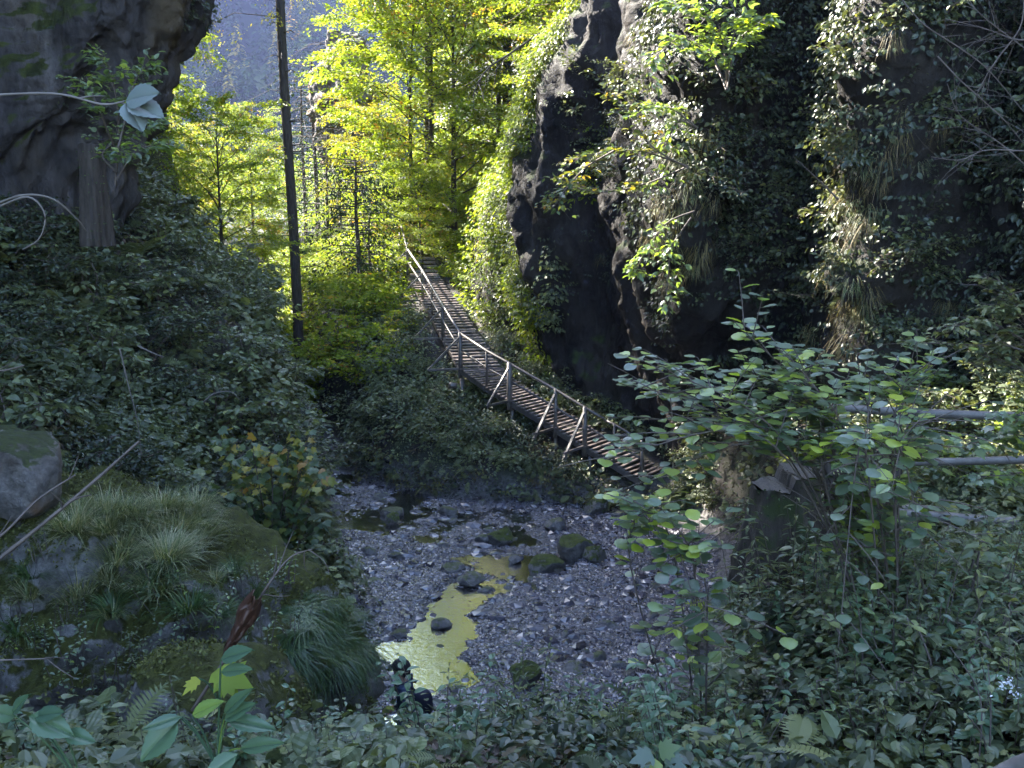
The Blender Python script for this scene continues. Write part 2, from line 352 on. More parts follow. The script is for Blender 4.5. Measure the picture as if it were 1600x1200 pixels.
M['stone'] = rock_mat('stream_stone', (.17, .16, .16), (.06, .055, .055), moss=(.05, .06, .02), moss_amt=.05, scale=3, bump=.4, spec=.6)
M['outcrop'] = rock_mat('outcrop_rock', (.38, .36, .345), (.08, .07, .058), moss=(.075, .08, .016), moss_amt=.52, scale=1.3, bump=.9)
M['pale_rock'] = rock_mat('pale_rock', (.30, .27, .25), (.09, .075, .06), moss=(.05, .06, .02), moss_amt=.2, scale=1.8, bump=.7, stain=(.22, .12, .06))
M['bark'] = bark_mat('bark', (.02, .015, .012), (.075, .06, .05))
M['bark_moss'] = bark_mat('bark_moss', (.025, .02, .016), (.08, .065, .05), moss=(.04, .055, .015))
M['bark_warm'] = bark_mat('bark_warm', (.07, .045, .03), (.22, .16, .11))
M['twig'] = plain('twig_bark', (.10, .078, .066), .6)
M['twig_pale'] = plain('pale_twig', (.14, .12, .105), .7)
M['cut'] = bark_mat('cut_wood', (.035, .028, .022), (.09, .075, .06), scale=2)
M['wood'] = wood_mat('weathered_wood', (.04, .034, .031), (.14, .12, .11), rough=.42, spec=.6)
M['plank'] = wood_mat('plank_wood', (.07, .055, .052), (.22, .18, .165), rough=.5, spec=.5)
M['log'] = wood_mat('log_wood', (.08, .07, .062), (.21, .19, .17), rough=.5, spec=.5)
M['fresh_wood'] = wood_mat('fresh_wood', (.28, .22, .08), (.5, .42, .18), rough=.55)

# ================================================================== TERRAIN
def left_edge(Y): return np.interp(Y, [-10, 0, 12, 15, 17.6, 22, 27.5, 32, 40, 60], [-3.2, -3, -2.5, -2.3, -2.5, -4.2, -5.4, -6.8, -9.5, -15])
def right_edge(Y): return np.interp(Y, [-10, 12, 15, 17, 20, 22, 24, 25.2, 25.9, 27.7, 32, 40, 60], [1.5, 1.5, 1.8, 2.6, 3.6, 4.0, 3.3, 1.6, -1.5, -4.2, -6.0, -9, -14.8])
chan_px = [(500, 752), (560, 765), (640, 785), (720, 812), (800, 838), (850, 858), (830, 885), (770, 905), (712, 940), (690, 975), (668, 1010), (668, 1055), (650, 1100), (600, 1180)]
CH = smooth_line([G(*q)[:2] for q in chan_px], 80); CHW = np.interp(np.linspace(0, 13, 80), [0, 2, 4, 5, 6, 8, 9, 11, 13], [2.3, 2.3, 1.3, .9, .7, .55, .7, .5, .45])
def chan(x, Y):
    """signed: <0 inside the water channel"""
    best = np.full(np.shape(x), 1e9)
    for (cx, cyy), wd in zip(CH, CHW): best = np.minimum(best, np.hypot(x - cx, (Y - cyy) * .8) - wd)
    return best + .42 * fbm(x * 1.7, Y * 1.7, 3, 44, 3)
def height(x, Y):
    x, Y = np.broadcast_arrays(np.asarray(x, float), np.asarray(Y, float))
    xe, xr = left_edge(Y), right_edge(Y)
    d = np.maximum(xe - x, 0); wv = sst(17, 23, Y)
    steep = np.interp(d, [0, .3, 1.4, 4, 7, 14], [0, .5, 4.6, 7.0, 9.5, 14]); soft = np.interp(d, [0, 3, 7, 14], [0, 2.9, 6.4, 12])
    zl = lerp(soft, steep, wv)
    zl = np.where(Y > 30, np.minimum(zl, 4.6 + np.maximum(0, -x - 11 - (Y - 30) * .35) * .9), zl)
    # bank in front, under the camera
    zn = np.interp(Y, [-10, 0, 3, 5, 7, 8, 9, 11, 12.4, 13.4], [6.2, 6, 5.2, 4.4, 3.4, 2.65, 1.8, .6, .1, 0])
    # terrace with the fence on the right
    xb = np.interp(Y, [0, 5, 9, 12, 16, 20, 24, 26, 30], [-.5, .2, .9, 2.2, 3.9, 4.9, 4.3, 3.6, 3.0])
    zt = np.interp(Y, [5, 9, 10.8, 13, 22], [4.6, 4.4, 3.75, 3.65, 3.0]) * sst(xb, xb + lerp(1.9, 1.2, sst(8, 14, Y)), x) + np.maximum(0, x - 6.8) * .45 + np.maximum(0, x - 4) * np.clip(Y - 12, 0, 5) * .06
    zt = zt * (1 - sst(24, 27, Y))
    # bank under the walkway
    dr = x - xr
    zb = np.interp(Y, [24.3, 25.5, 27, 29, 33, 38], [0, .6, 1.2, 1.9, 3.4, 4.4]) * sst(-.2, 1.3, dr)
    z = np.maximum(np.maximum(zl * (x < xe), zt), zb)
    z = np.where(Y < 14, np.maximum(z, zn), z)
    # rising hillside right and behind
    hb = np.maximum(0, x + 1.5 - (Y - 34) * .02) * sst(35, 41, Y)
    z = z + np.minimum(hb * 1.15, 40) + np.maximum(0, Y - 44) * .02
    z = z + np.maximum(0, Y - 38) * .35 * sst(-9, -3, x)
    # hidden ridge added behind the left cliff, shaped to keep sun off the gorge
    z = z + np.maximum(0, lerp(22.5, 16.0, sst(26, 30, Y)) * sst(-10.5, -14, x) * (1 - sst(35.5, 40, Y)) * sst(8, 14, Y) - .0)
    z = z + 30 * sst(-18, -45, x) * sst(0, 20, Y) * (1 - sst(45, 75, Y)) + 40 * sst(-60, -130, x) * sst(60, 100, Y) + 22 * sst(14, 40, x)
    c = chan(x, Y)
    inside = (x > xe - .2) & (x < xr + .4) & (Y < 34)
    bed = lerp(-.08, -.015, sst(20, 23.5, Y)) + lerp(.13, .06, sst(20, 23.5, Y)) * sst(-.2, .35, c) + .05 * fbm(x * 1.1, Y * 1.1, 0, 5, 4)
    bedm = 1 - sst(0, .8, z)
    z = z + bed * bedm + .10 * fbm(x * .7, Y * .7, 1, 9, 4) * (1 - bedm) * 1.6
    return z
xs = np.concatenate([-np.geomspace(320, 26, 26), np.linspace(-25, -10, 60)[1:-1], np.linspace(-10, 9, 200), np.linspace(9, 25, 50)[1:], np.geomspace(26, 320, 26)])
ys = np.concatenate([np.linspace(-30, 0, 20)[:-1], np.linspace(0, 34, 330), np.linspace(34, 60, 90)[1:], np.geomspace(61, 700, 50)])
XX, YY = np.meshgrid(xs, ys, indexing='ij'); ZZ = height(XX, YY)
m, nt_, out = new_mat('forest_ground'); L = nt_.links.new
g = nd(nt_, 'NewGeometry'); n1 = nd(nt_, 'TexNoise'); n1.inputs['Scale'].default_value = 9; n1.inputs['Detail'].default_value = 9; n1.inputs['Roughness'].default_value = .75; L(g.outputs['Position'], n1.inputs['Vector'])
n2 = nd(nt_, 'TexNoise'); n2.inputs['Scale'].default_value = .8; n2.inputs['Detail'].default_value = 5; L(g.outputs['Position'], n2.inputs['Vector'])
c1 = ramp(nt_, n1.outputs[0], [(.3, (.010, .008, .007)), (.55, (.032, .025, .022)), (.75, (.08, .062, .052))])
c2 = ramp(nt_, n2.outputs[0], [(.45, (0, 0, 0)), (.6, (.8, .8, .8))]); mm = nd(nt_, 'Mix', data_type='RGBA'); L(c2.outputs[0], mm.inputs[0]); L(c1.outputs[0], mm.inputs[6]); mm.inputs[7].default_value = (.03, .042, .016, 1)
# stream bed is grey gravel
sx = nd(nt_, 'SeparateXYZ'); L(g.outputs['Position'], sx.inputs[0]); rz = ramp(nt_, sx.outputs[2], [(.35, (1, 1, 1)), (.75, (0, 0, 0))])
vo = nd(nt_, 'TexVoronoi'); vo.inputs['Scale'].default_value = 16; L(g.outputs['Position'], vo.inputs['Vector'])
cg = ramp(nt_, vo.outputs['Color'], [(.2, (.05, .045, .045)), (.8, (.15, .14, .14))])
m2 = nd(nt_, 'Mix', data_type='RGBA'); L(rz.outputs[0], m2.inputs[0]); L(mm.outputs[2], m2.inputs[6]); L(cg.outputs[0], m2.inputs[7])
p = nd(nt_, 'BsdfPrincipled'); L(m2.outputs[2], p.inputs['Base Color']); p.inputs['Roughness'].default_value = .75
b = nd(nt_, 'Bump'); b.inputs['Strength'].default_value = .8; b.inputs['Distance'].default_value = .06; L(n1.outputs[0], b.inputs['Height']); L(b.outputs[0], p.inputs['Normal']); L(p.outputs[0], out.inputs[0])
M['ground'] = m
kind(mesh_obj('ground', np.stack([XX, YY, ZZ], -1).reshape(-1, 3), [grid_faces(len(xs), len(ys))[:, ::-1]], M['ground']))

# water sheet
m, nt_, out = new_mat('stream_water'); L = nt_.links.new
g = nd(nt_, 'NewGeometry'); mp = nd(nt_, 'Mapping'); mp.inputs['Scale'].default_value = (1, 1, 1); L(g.outputs['Position'], mp.inputs[0])
n1 = nd(nt_, 'TexNoise'); n1.inputs['Scale'].default_value = 9; n1.inputs['Detail'].default_value = 5; n1.inputs['Roughness'].default_value = .6; L(mp.outputs[0], n1.inputs['Vector'])
b = nd(nt_, 'Bump'); b.inputs['Strength'].default_value = .45; b.inputs['Distance'].default_value = .02; L(n1.outputs[0], b.inputs['Height'])
fr = nd(nt_, 'Fresnel'); fr.inputs['IOR'].default_value = 1.5; L(b.outputs[0], fr.inputs['Normal'])
tr = nd(nt_, 'BsdfTransparent'); tr.inputs[0].default_value = (.62, .55, .45, 1); gl = nd(nt_, 'BsdfGlossy'); gl.inputs['Roughness'].default_value = .04; L(b.outputs[0], gl.inputs['Normal'])
ms = nd(nt_, 'MixShader'); L(fr.outputs[0], ms.inputs[0]); L(tr.outputs[0], ms.inputs[1]); L(gl.outputs[0], ms.inputs[2]); L(ms.outputs[0], out.inputs[0])
M['water'] = m
wy = np.linspace(8, 33, 60); rows = []
for y in wy:
    a = left_edge(y) - .6; bb = right_edge(y) + .5; rows.append([(lerp(a, bb, t), y, -.03) for t in np.linspace(0, 1, 12)])
kind(mesh_obj('stream_water', np.array(rows).reshape(-1, 3) + (0, 0, .01), [grid_faces(60, 12)[:, ::-1]], M['water']))
# a second small side pool of the stream is the same sheet: the bed noise lets it surface

# ================================================================== CLIFFS (lofted rock walls)
def loft(cols, zl, nu, nv, amp, seed, out_dir, name, mat, sc=.45, detail=.10, extra=None, noise_fade=None):
    """cols: for each z level a list of plan points (x,Y); smooth both ways, then displace outward"""
    A = np.array([smooth_line(c, nu) for c in cols]); A = A.transpose(1, 0, 2)   # nu, levels, 2
    zz = smooth_line(np.array(zl, float)[:, None], nv)[:, 0]
    B = np.array([smooth_line(a, nv) for a in A])                               # nu, nv, 2
    V = np.concatenate([B, np.broadcast_to(zz[None, :, None], B.shape[:2] + (1,))], -1)
    tu = np.gradient(V, axis=0); tv = np.gradient(V, axis=1); N = norm(np.cross(tu, tv)) * out_dir
    x, y, z = V[..., 0], V[..., 1], V[..., 2]
    q = ridged(x * sc, y * sc, z * sc * .55, seed, 5) * .5 + fbm(x * sc * .5, y * sc * .5, z * sc * .4, seed + 20, 3)
    blk = np.round((vnoise(x * 1.1, y * 1.1, z * .8, seed + 31)) * 3) / 3
    q = q + .10 * ridged(x * 2.6, y * 2.6, z * 1.2, seed + 70, 3) - .45 * np.clip(vnoise(x * 1.5, y * 1.5, z * .35, seed + 75), .15, .5) + .22 * ridged(x * 1.15, y * 1.15, z * .45, seed + 50, 5)
    V = V + N * (amp * q + detail * 1.5 * blk + detail * fbm(x * 2.5, y * 2.5, z * 2.2, seed + 40, 4))[..., None]
    fq = grid_faces(nu, nv)
    if out_dir < 0: fq = fq[:, ::-1]
    o = kind(mesh_obj(name, V.reshape(-1, 3), [fq], mat))
    tu = np.gradient(V, axis=0); tv = np.gradient(V, axis=1); N = norm(np.cross(tu, tv)) * out_dir
    return V, N, o
def pcol(px, Y): return ((px - 800) / F * Y / cp * 1.0, Y)     # roughly the plan point seen at column px
# right cliff: columns from the back, round the nose, to the right of the camera
low = [(-4.0, 52), (-1.2, 42), (-.6, 37.5), (.7, 32.2), (1.2, 29.8), (3.2, 28.6), (4.6, 26.6), (4.9, 24.6), (6.2, 23.6), (7.4, 22.0), (7.3, 19.2), (8.6, 18.2), (8.8, 16.2), (10.6, 13), (13.5, 6), (16, -6)]
mid = [(-1.4, 52), (-.6, 42), (-.5, 37.5), (.1, 32.5), (.45, 29.2), (2.9, 28.0), (3.6, 25.5), (3.3, 20.8), (5.3, 21.6), (7.3, 21.8), (6.1, 17.6), (8.6, 17.8), (8.3, 15.4), (9.8, 12), (12.5, 5), (15, -6)]
up1 = [(5, 53), (2.6, 43), (1.0, 37), (.9, 32), (1.0, 28.6), (2.6, 27.5), (3.2, 24.6), (3.5, 20.3), (5.3, 21.3), (7.3, 21.5), (6.2, 17.2), (8.4, 17.6), (8.5, 15), (9.8, 11.5), (12, 5), (15, -6)]
up2 = [(12, 54), (7.5, 45), (4.5, 38), (3.1, 32), (2.7, 28), (3.3, 26), (3.7, 23.5), (4.2, 20.3), (5.7, 21.0), (7.2, 21), (6.3, 16.9), (8.1, 17), (8.6, 14.5), (9.5, 11), (11.5, 5), (15, -6)]
top = [(18, 56), (13, 47), (9, 40), (6.5, 34), (5.5, 30), (5.4, 27), (5.6, 25), (5.6, 21.5), (6.7, 21.2), (8, 20.8), (7.1, 17), (8.6, 16.5), (9.2, 14), (9.8, 10), (11, 5), (15, -6)]
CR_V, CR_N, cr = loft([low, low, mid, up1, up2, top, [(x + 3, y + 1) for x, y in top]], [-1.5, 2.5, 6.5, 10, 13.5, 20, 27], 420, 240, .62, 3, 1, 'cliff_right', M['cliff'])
# left cliff: from beside the camera to the overhanging nose
k0 = [(-15, -6), (-13, 4), (-12.2, 11), (-11.3, 15.5), (-9.9, 18), (-8.9, 19.8), (-7.8, 21.4), (-8.6, 23.5), (-11, 25.5), (-15, 27)]
k1 = [(-14, -6), (-12.5, 4), (-11.6, 11), (-10.8, 15.5), (-9.9, 18.6), (-8.0, 19.3), (-6.6, 21.0), (-8.0, 23.5), (-11, 25.5), (-15, 27)]
k2 = [(-13, -6), (-12, 4), (-11, 11), (-10.4, 15.5), (-9.7, 19), (-7.2, 18.8), (-6.0, 20.6), (-6.8, 23.0), (-10.5, 25.5), (-15, 27)]
k3 = [(-13, -6), (-12, 4), (-10.8, 11), (-10.2, 15.5), (-9.2, 18.6), (-6.8, 18.8), (-5.8, 20.8), (-6.8, 23.4), (-10.5, 25.5), (-15, 27)]
k4 = [(-13, -6), (-12, 4), (-10.8, 11), (-10, 15), (-9, 18), (-7.0, 19), (-6.1, 21), (-7.0, 23.6), (-10.5, 25.5), (-15, 27)]
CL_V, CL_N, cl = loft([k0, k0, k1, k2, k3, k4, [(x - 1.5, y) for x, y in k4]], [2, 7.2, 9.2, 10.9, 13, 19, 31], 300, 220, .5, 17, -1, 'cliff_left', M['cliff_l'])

# far hill beyond the valley mouth
hx = np.linspace(-420, 420, 160); hy = np.linspace(170, 520, 70)
HX, HY = np.meshgrid(hx, hy, indexing='ij')
def far_h(x, y): return 8 + (88 + 14 * fbm(x / 90, y / 90, 0, 60, 4)) * sst(180, 420, y + 25 * fbm(x / 60, y / 80, 2, 61, 3)) + .12 * np.abs(x + 60)
HZ = far_h(HX, HY)
M['hill'] = plain('hill_forest_floor', (.012, .02, .01), 1.0, .0)
kind(mesh_obj('far_hill', np.stack([HX, HY, HZ], -1).reshape(-1, 3), [grid_faces(160, 70)[:, ::-1]], M['hill']))

# ================================================================== LOOK-UPS
def ground_at(px, py, y0=1.5, y1=160):
    yy = np.geomspace(y0, y1, 260); pts = np.array([P(px, py, q) for q in yy]); h = height(pts[:, 0], pts[:, 1])
    k = np.argmax(pts[:, 2] < h)
    return np.array((pts[k, 0], pts[k, 1], h[k]))
def on_ground(x, y): return np.array((x, y, float(height(np.array([x]), np.array([y]))[0])))
_cr = CR_V.reshape(-1, 3); _cru, _crv = proj(_cr); _crn = CR_N.reshape(-1, 3)
_cl = CL_V.reshape(-1, 3); _clu, _clv = proj(_cl); _cln = CL_N.reshape(-1, 3)
def cliff_at(px, py, left=False, tol=7):
    V, u, v, N = (_cl, _clu, _clv, _cln) if left else (_cr, _cru, _crv, _crn)
    k = np.where((np.abs(u - px) < tol) & (np.abs(v - py) < tol) & (V[:, 1] > 3))[0]
    if len(k) == 0: return cliff_at(px, py, left, tol * 2) if tol < 200 else (np.array(P(px, py, 20)), np.array((0, -1, 0.)))
    j = k[np.argmin(V[k, 1])]; return V[j], N[j]
def terrain_normal(x, y, e=.15):
    return norm(np.stack([-(height(x + e, y) - height(x - e, y)) / (2 * e), -(height(x, y + e) - height(x, y - e)) / (2 * e), np.ones_like(x)], -1))

# ================================================================== GROUND COVER (stuff)
T1, TL, TR, TM, TB, TF = T_rhomb(), T_leaf(), T_round(), T_lobed(), T_blade(), T_fern()
def cover(name, pts, nrm, per, r, h, size, mat, tmpl=T1, droop=.25, up=.6, rmod=None):
    """small leafy plants: 'per' leaves over every point, as one object"""
    kk = off_deck(pts, .8 + r, .3 + h) & ~((pts[:, 0] > 3.7) & (pts[:, 0] < 6.5) & (pts[:, 1] > 9.8) & (pts[:, 1] < 11.3)); pts, nrm = pts[kk], nrm[kk]
    n = len(pts); mb = MB()
    Nn = np.repeat(nrm, per, 0); Pp = np.repeat(pts, per, 0); tot = n * per
    rs = np.repeat(RNG.random(n), per)
    ang = RNG.uniform(0, 2 * math.pi, tot); rr = r * np.sqrt(RNG.random(tot)); hh = h * RNG.random(tot) ** .7
    hor = np.stack([np.cos(ang), np.sin(ang), np.zeros(tot)], -1)
    upv = norm(Nn * (1 - up) + np.array((0, 0, 1.0)) * up)
    Pos = Pp + hor * rr[:, None] + upv * hh[:, None]
    D = norm(hor * .9 + np.array((0, 0, -droop)) + RNG.normal(size=(tot, 3)) * .35)
    Z = norm(upv + RNG.normal(size=(tot, 3)) * .38)
    S = size * RNG.uniform(.55, 1.25, tot) * np.repeat(RNG.uniform(.7, 1.3, n), per)
    add_place(mb, tmpl, Pos, D, Z, S, rnd=np.clip(rs * .6 + RNG.random(tot) * .4, 0, 1))
    return kind(mb.build(name, mat, smooth=False), 'stuff')
def scatter(n, x0, x1, y0, y1, cond=None, dens=None):
    x = RNG.uniform(x0, x1, n); y = RNG.uniform(y0, y1, n); k = np.ones(n, bool)
    if cond is not None: k &= cond(x, y)
    if dens is not None: k &= RNG.random(n) < dens(x, y)
    x, y = x[k], y[k]; z = height(x, y); return np.stack([x, y, z], -1), terrain_normal(x, y)
def infr(p, m=120):
    u, v = proj(p); return (u > -m) & (u < 1600 + m) & (v > -m) & (v < 1200 + m)
_rp = np.array([P(*q) for q in [(627, 352, 40.5), (636, 388, 38.5), (660, 423, 35.5), (692, 477, 31.8), (719, 521, 29.0), (760, 548, 28.1), (796, 568, 27.5), (868, 609, 26.6), (914, 637, 26.0), (960, 663, 25.5), (1003, 689, 25.0)]])
_dk = np.vstack([lerp(_rp[i], _rp[i + 1], t) for i in range(10) for t in (0, .25, .5, .75)]) - (0, 0, 1.0)
_dk = _dk + np.where(_dk[:, 1:2] > 29, np.array([[.6, .1, 0]]), np.array([[.4, .45, 0]]))
def off_deck(p_, r=.95, hgt=.7):
    d = np.hypot(p_[:, None, 0] - _dk[None, :, 0], p_[:, None, 1] - _dk[None, :, 1]); j = d.argmin(1); return (d.min(1) > r) | (p_[:, 2] < _dk[j, 2] - hgt)
# left slope
def cond_l(x, y): return (x < left_edge(y) - .1)
pt, nn_ = scatter(26000, -13, -3, 11, 33, cond_l, lambda x, y: .16 + .6 * (fbm(x * .7, y * .7, 0, 71, 3) > .0)); k = infr(pt); pt, nn_ = pt[k], nn_[k]
M['leaf_pale_green'] = leaf_mat('leaf_pale_green', [(0, (.055, .075, .035)), (.5, (.12, .145, .065)), (1, (.22, .23, .08))], trans=.3, rough=.5, spec=.5)
M['bracken'] = leaf_mat('bracken', [(0, (.04, .035, .02)), (.5, (.10, .075, .04)), (1, (.16, .17, .05))], trans=.25, rough=.6, spec=.3)
def species(pt, nn_, s=.55, seed=200, sc=1.0, ferns=True):
    q = fbm(pt[:, 0] * s, pt[:, 1] * s, pt[:, 2] * s, seed, 3) + RNG.normal(size=len(pt)) * .16
    for lo, hi, per, r, h, size, mat, tm, dr in ((-9, -.42, 10, .25, .35, .15, 'leaf_shade', TR, .2), (-.42, -.12, 14, .2, .5, .11, 'leaf_shade', TL, .3), (-.12, .12, 15, .25, .3, .06, 'leaf_pale_green', T1, .2),
                                             (.12, .3, 5, .3, .3, .30, 'leaf_pale_green', TF, .1), (.3, .5, 12, .22, .25, .10, 'bracken', TL, .6), (.5, 9, 14, .2, .5, .085, 'leaf_dark', TL, .3)):
        k = (q >= lo) & (q < hi)
        if tm is TF and not ferns: continue
        if k.sum() > 3: cover('ground_cover', pt[k], nn_[k], per, r * sc, h * sc, size * sc, M[mat], tm, dr)
species(pt, nn_)
# bank and hillside behind, sunlit
pt, nn_ = scatter(30000, -16, 14, 27.5, 58, lambda x, y: (x > right_edge(y) + .3) | (y > 33)); k = infr(pt); pt, nn_ = pt[k], nn_[k]
far = pt[:, 1] > 36
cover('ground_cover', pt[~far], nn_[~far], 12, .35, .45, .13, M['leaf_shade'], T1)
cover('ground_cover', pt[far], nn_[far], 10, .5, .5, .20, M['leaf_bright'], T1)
pt, nn_ = scatter(5200, -5, 5, 24.3, 30, lambda x, y: (x > right_edge(y) - .1))
species(pt, nn_, .7, 290, .9)
# right bank and foreground
def dn(x, y): return .35 + .65 * (fbm(x * .8, y * .8, 0, 77, 3) > -.3)
pt, nn_ = scatter(11000, 1.2, 12, 9, 26, lambda x, y: (height(x, y) > .35) & ~((x > 3.7) & (y > 9.7) & (y < 11.35)), dn); k = infr(pt); species(pt[k], nn_[k], .8, 230, .85)
pt, nn_ = scatter(3600, -3.4, 7.5, 3, 11.5, lambda x, y: np.ones_like(x, bool), dn); k = infr(pt, 250); pt, nn_ = pt[k], nn_[k]
species(pt, nn_, 1.0, 260, .9)
pt, nn_ = scatter(2600, -5, 7.5, 2.5, 11.8); cover('leaf_litter', pt, nn_, 10, .35, .04, .08, M['litter'], TL, up=.9)
pt, nn_ = scatter(2600, 1.5, 9, 11, 26, lambda x, y: height(x, y) > .4); cover('leaf_litter', pt, nn_, 9, .35, .03, .08, M['litter'], TL, up=.9)
pt, nn_ = scatter(2500, -13, -3.5, 12, 30, cond_l); cover('leaf_litter', pt, nn_, 8, .35, .1, .09, M['litter'], TL, up=.9)
# foliage clinging to the right cliff
def cliff_pts(V, N, n, test, seed=1):
    v = V.reshape(-1, 3); nn = N.reshape(-1, 3); u, w_ = proj(v); ok = (u > -60) & (u < 1680) & (w_ > -80) & (w_ < 900) & (v[:, 1] > 5)
    ok &= test(u, w_, v, nn); idx = np.where(ok)[0]
    vis = (nn[idx] * norm(np.array((0, 0, CAM_Z)) - v[idx])).sum(1) > -.25; idx = idx[vis]
    idx = RNG.choice(idx, n); return v[idx] + RNG.normal(size=(n, 3)) * .05, nn[idx]
def patch(v, s, th, seed): return fbm(v[:, 0] * s, v[:, 1] * s, v[:, 2] * s * .7, seed, 3) > th
pt, nn_ = cliff_pts(CR_V, CR_N, 3600, lambda u, w_, v, n: (u > 1000) & (n[:, 2] > -.2) & patch(v, .6, .0, 81))
cover('cliff_foliage', pt, nn_, 8, .22, .2, .10, M['leaf_dark'], TL, droop=.8, up=.2)
pt, nn_ = cliff_pts(CR_V, CR_N, 3000, lambda u, w_, v, n: (u < 1010) & (v[:, 1] > 29.8) & (v[:, 2] < 12))
cover('cliff_foliage', pt, nn_, 11, .4, .35, .14, M['leaf_bright'], T1, droop=.7, up=.3)
pt, nn_ = cliff_pts(CR_V, CR_N, 1400, lambda u, w_, v, n: (n[:, 0] < -.25) & (n[:, 2] > -.1) & (v[:, 2] > 7) & patch(v, .7, -.1, 83))
cover('cliff_foliage', pt, nn_, 9, .2, .18, .10, M['leaf_shade'], TL, droop=.9, up=.2)
pt, nn_ = cliff_pts(CR_V, CR_N, 2600, lambda u, w_, v, n: (n[:, 2] > -.05) & patch(v, .9, .15, 85) & (v[:, 2] > 5))
cover('cliff_foliage', pt, nn_, 9, .2, .15, .075, M['leaf_dark'], T1, droop=.9, up=.2)
pt, nn_ = cliff_pts(CL_V, CL_N, 2600, lambda u, w_, v, n: (n[:, 2] > -.35) & patch(v, .7, .12, 87))
cover('cliff_foliage', pt, nn_, 8, .2, .15, .07, M['leaf_dark'], T1, droop=.9, up=.2)

pt, nn_ = cliff_pts(CR_V, CR_N, 2600, lambda u, w_, v, n: (n[:, 0] < .1) & (v[:, 2] > 7.5) & (v[:, 1] > 26.5) & (u < 1010) & ((n[:, 2] > -.1) | (u < 900)))
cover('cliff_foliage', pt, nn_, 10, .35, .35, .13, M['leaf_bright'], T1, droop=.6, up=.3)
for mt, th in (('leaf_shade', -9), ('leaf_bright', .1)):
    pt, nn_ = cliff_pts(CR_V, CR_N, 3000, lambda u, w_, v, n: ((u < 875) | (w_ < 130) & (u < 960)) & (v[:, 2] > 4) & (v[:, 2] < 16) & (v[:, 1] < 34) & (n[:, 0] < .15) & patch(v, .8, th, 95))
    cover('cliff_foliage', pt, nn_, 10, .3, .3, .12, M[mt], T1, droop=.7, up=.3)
pt, nn_ = cliff_pts(CR_V, CR_N, 2600, lambda u, w_, v, n: (u > 1010) & (n[:, 2] > -.35) & patch(v, .5, -.15, 97))
cover('cliff_foliage', pt, nn_, 9, .25, .25, .10, M['leaf_dark'], TL, droop=.8, up=.2)
# pebbles
ico = None
def icosphere(sub):
    t = (1 + 5 ** .5) / 2
    v = [(-1, t, 0), (1, t, 0), (-1, -t, 0), (1, -t, 0), (0, -1, t), (0, 1, t), (0, -1, -t), (0, 1, -t), (t, 0, -1), (t, 0, 1), (-t, 0, -1), (-t, 0, 1)]
    f = [(0, 11, 5), (0, 5, 1), (0, 1, 7), (0, 7, 10), (0, 10, 11), (1, 5, 9), (5, 11, 4), (11, 10, 2), (10, 7, 6), (7, 1, 8), (3, 9, 4), (3, 4, 2), (3, 2, 6), (3, 6, 8), (3, 8, 9), (4, 9, 5), (2, 4, 11), (6, 2, 10), (8, 6, 7), (9, 8, 1)]
    v = [np.array(q) / np.linalg.norm(q) for q in v]
    for _ in range(sub):
        c = {}; nf = []
        def mid(a, b):
            k = (min(a, b), max(a, b))
            if k not in c: m_ = v[a] + v[b]; v.append(m_ / np.linalg.norm(m_)); c[k] = len(v) - 1
            return c[k]
        for a, b, d in f:
            ab, bd, da = mid(a, b), mid(b, d), mid(d, a); nf += [(a, ab, da), (b, bd, ab), (d, da, bd), (ab, bd, da)]
        f = nf
    return np.array(v), np.array(f)
IV, IF = icosphere(0)
m, nt_, out = new_mat('pebble'); L = nt_.links.new
at = nd(nt_, 'Attribute', attribute_name='rnd'); cr_ = ramp(nt_, at.outputs['Fac'], [(0, (.02, .018, .022)), (.5, (.068, .062, .078)), (.88, (.13, .122, .145)), (1, (.27, .25, .27))])
p = nd(nt_, 'BsdfPrincipled'); L(cr_.outputs[0], p.inputs['Base Color']); p.inputs['Roughness'].default_value = .27; p.inputs['Specular IOR Level'].default_value = .9; L(p.outputs[0], out.inputs[0]); M['pebble'] = m
pt, nn_ = scatter(165000, -5.8, 5, 11.8, 28.5, lambda x, y: (x > left_edge(y) - .3) & (x < right_edge(y) + .6), lambda x, y: .55 + .45 * (chan(x, y) > -.05))
n = len(pt); mb = MB(); sz = .011 + .032 * RNG.random(n) ** 3 + (RNG.random(n) < .012) * RNG.uniform(.03, .12, n)
q = rdir(n); X = norm(np.cross(q, (0, 0, 1.0))); X[:, 2] = 0; Yv = np.cross((0, 0, 1.0), X)
jit = 1 + .25 * RNG.uniform(-1, 1, (n, 12, 1))
V = pt[:, None] + (IV[None] * jit)[..., 0:1] * X[:, None] * (sz * RNG.uniform(1, 1.7, n))[:, None, None] + (IV[None] * jit)[..., 1:2] * Yv[:, None] * sz[:, None, None] + (IV[None] * jit)[..., 2:3] * np.array((0, 0, 1.0)) * (sz * RNG.uniform(.3, .7, n))[:, None, None]
mb.V.append(V.reshape(-1, 3)); mb.B[3] = [(IF[None] + (np.arange(n) * 12)[:, None, None]).reshape(-1, 3)]; mb.r[3] = [np.repeat(RNG.random(n), 20)]; mb.n = n * 12
kind(mb.build('gravel', M['pebble'], smooth=False), 'stuff')

pt, nn_ = scatter(420, -5.5, 5, 12, 28, lambda x, y: (x > left_edge(y)) & (x < right_edge(y) + .5)); cover('leaf_litter', pt, nn_, 4, .5, .03, .07, M['litter'], TL, up=.95)
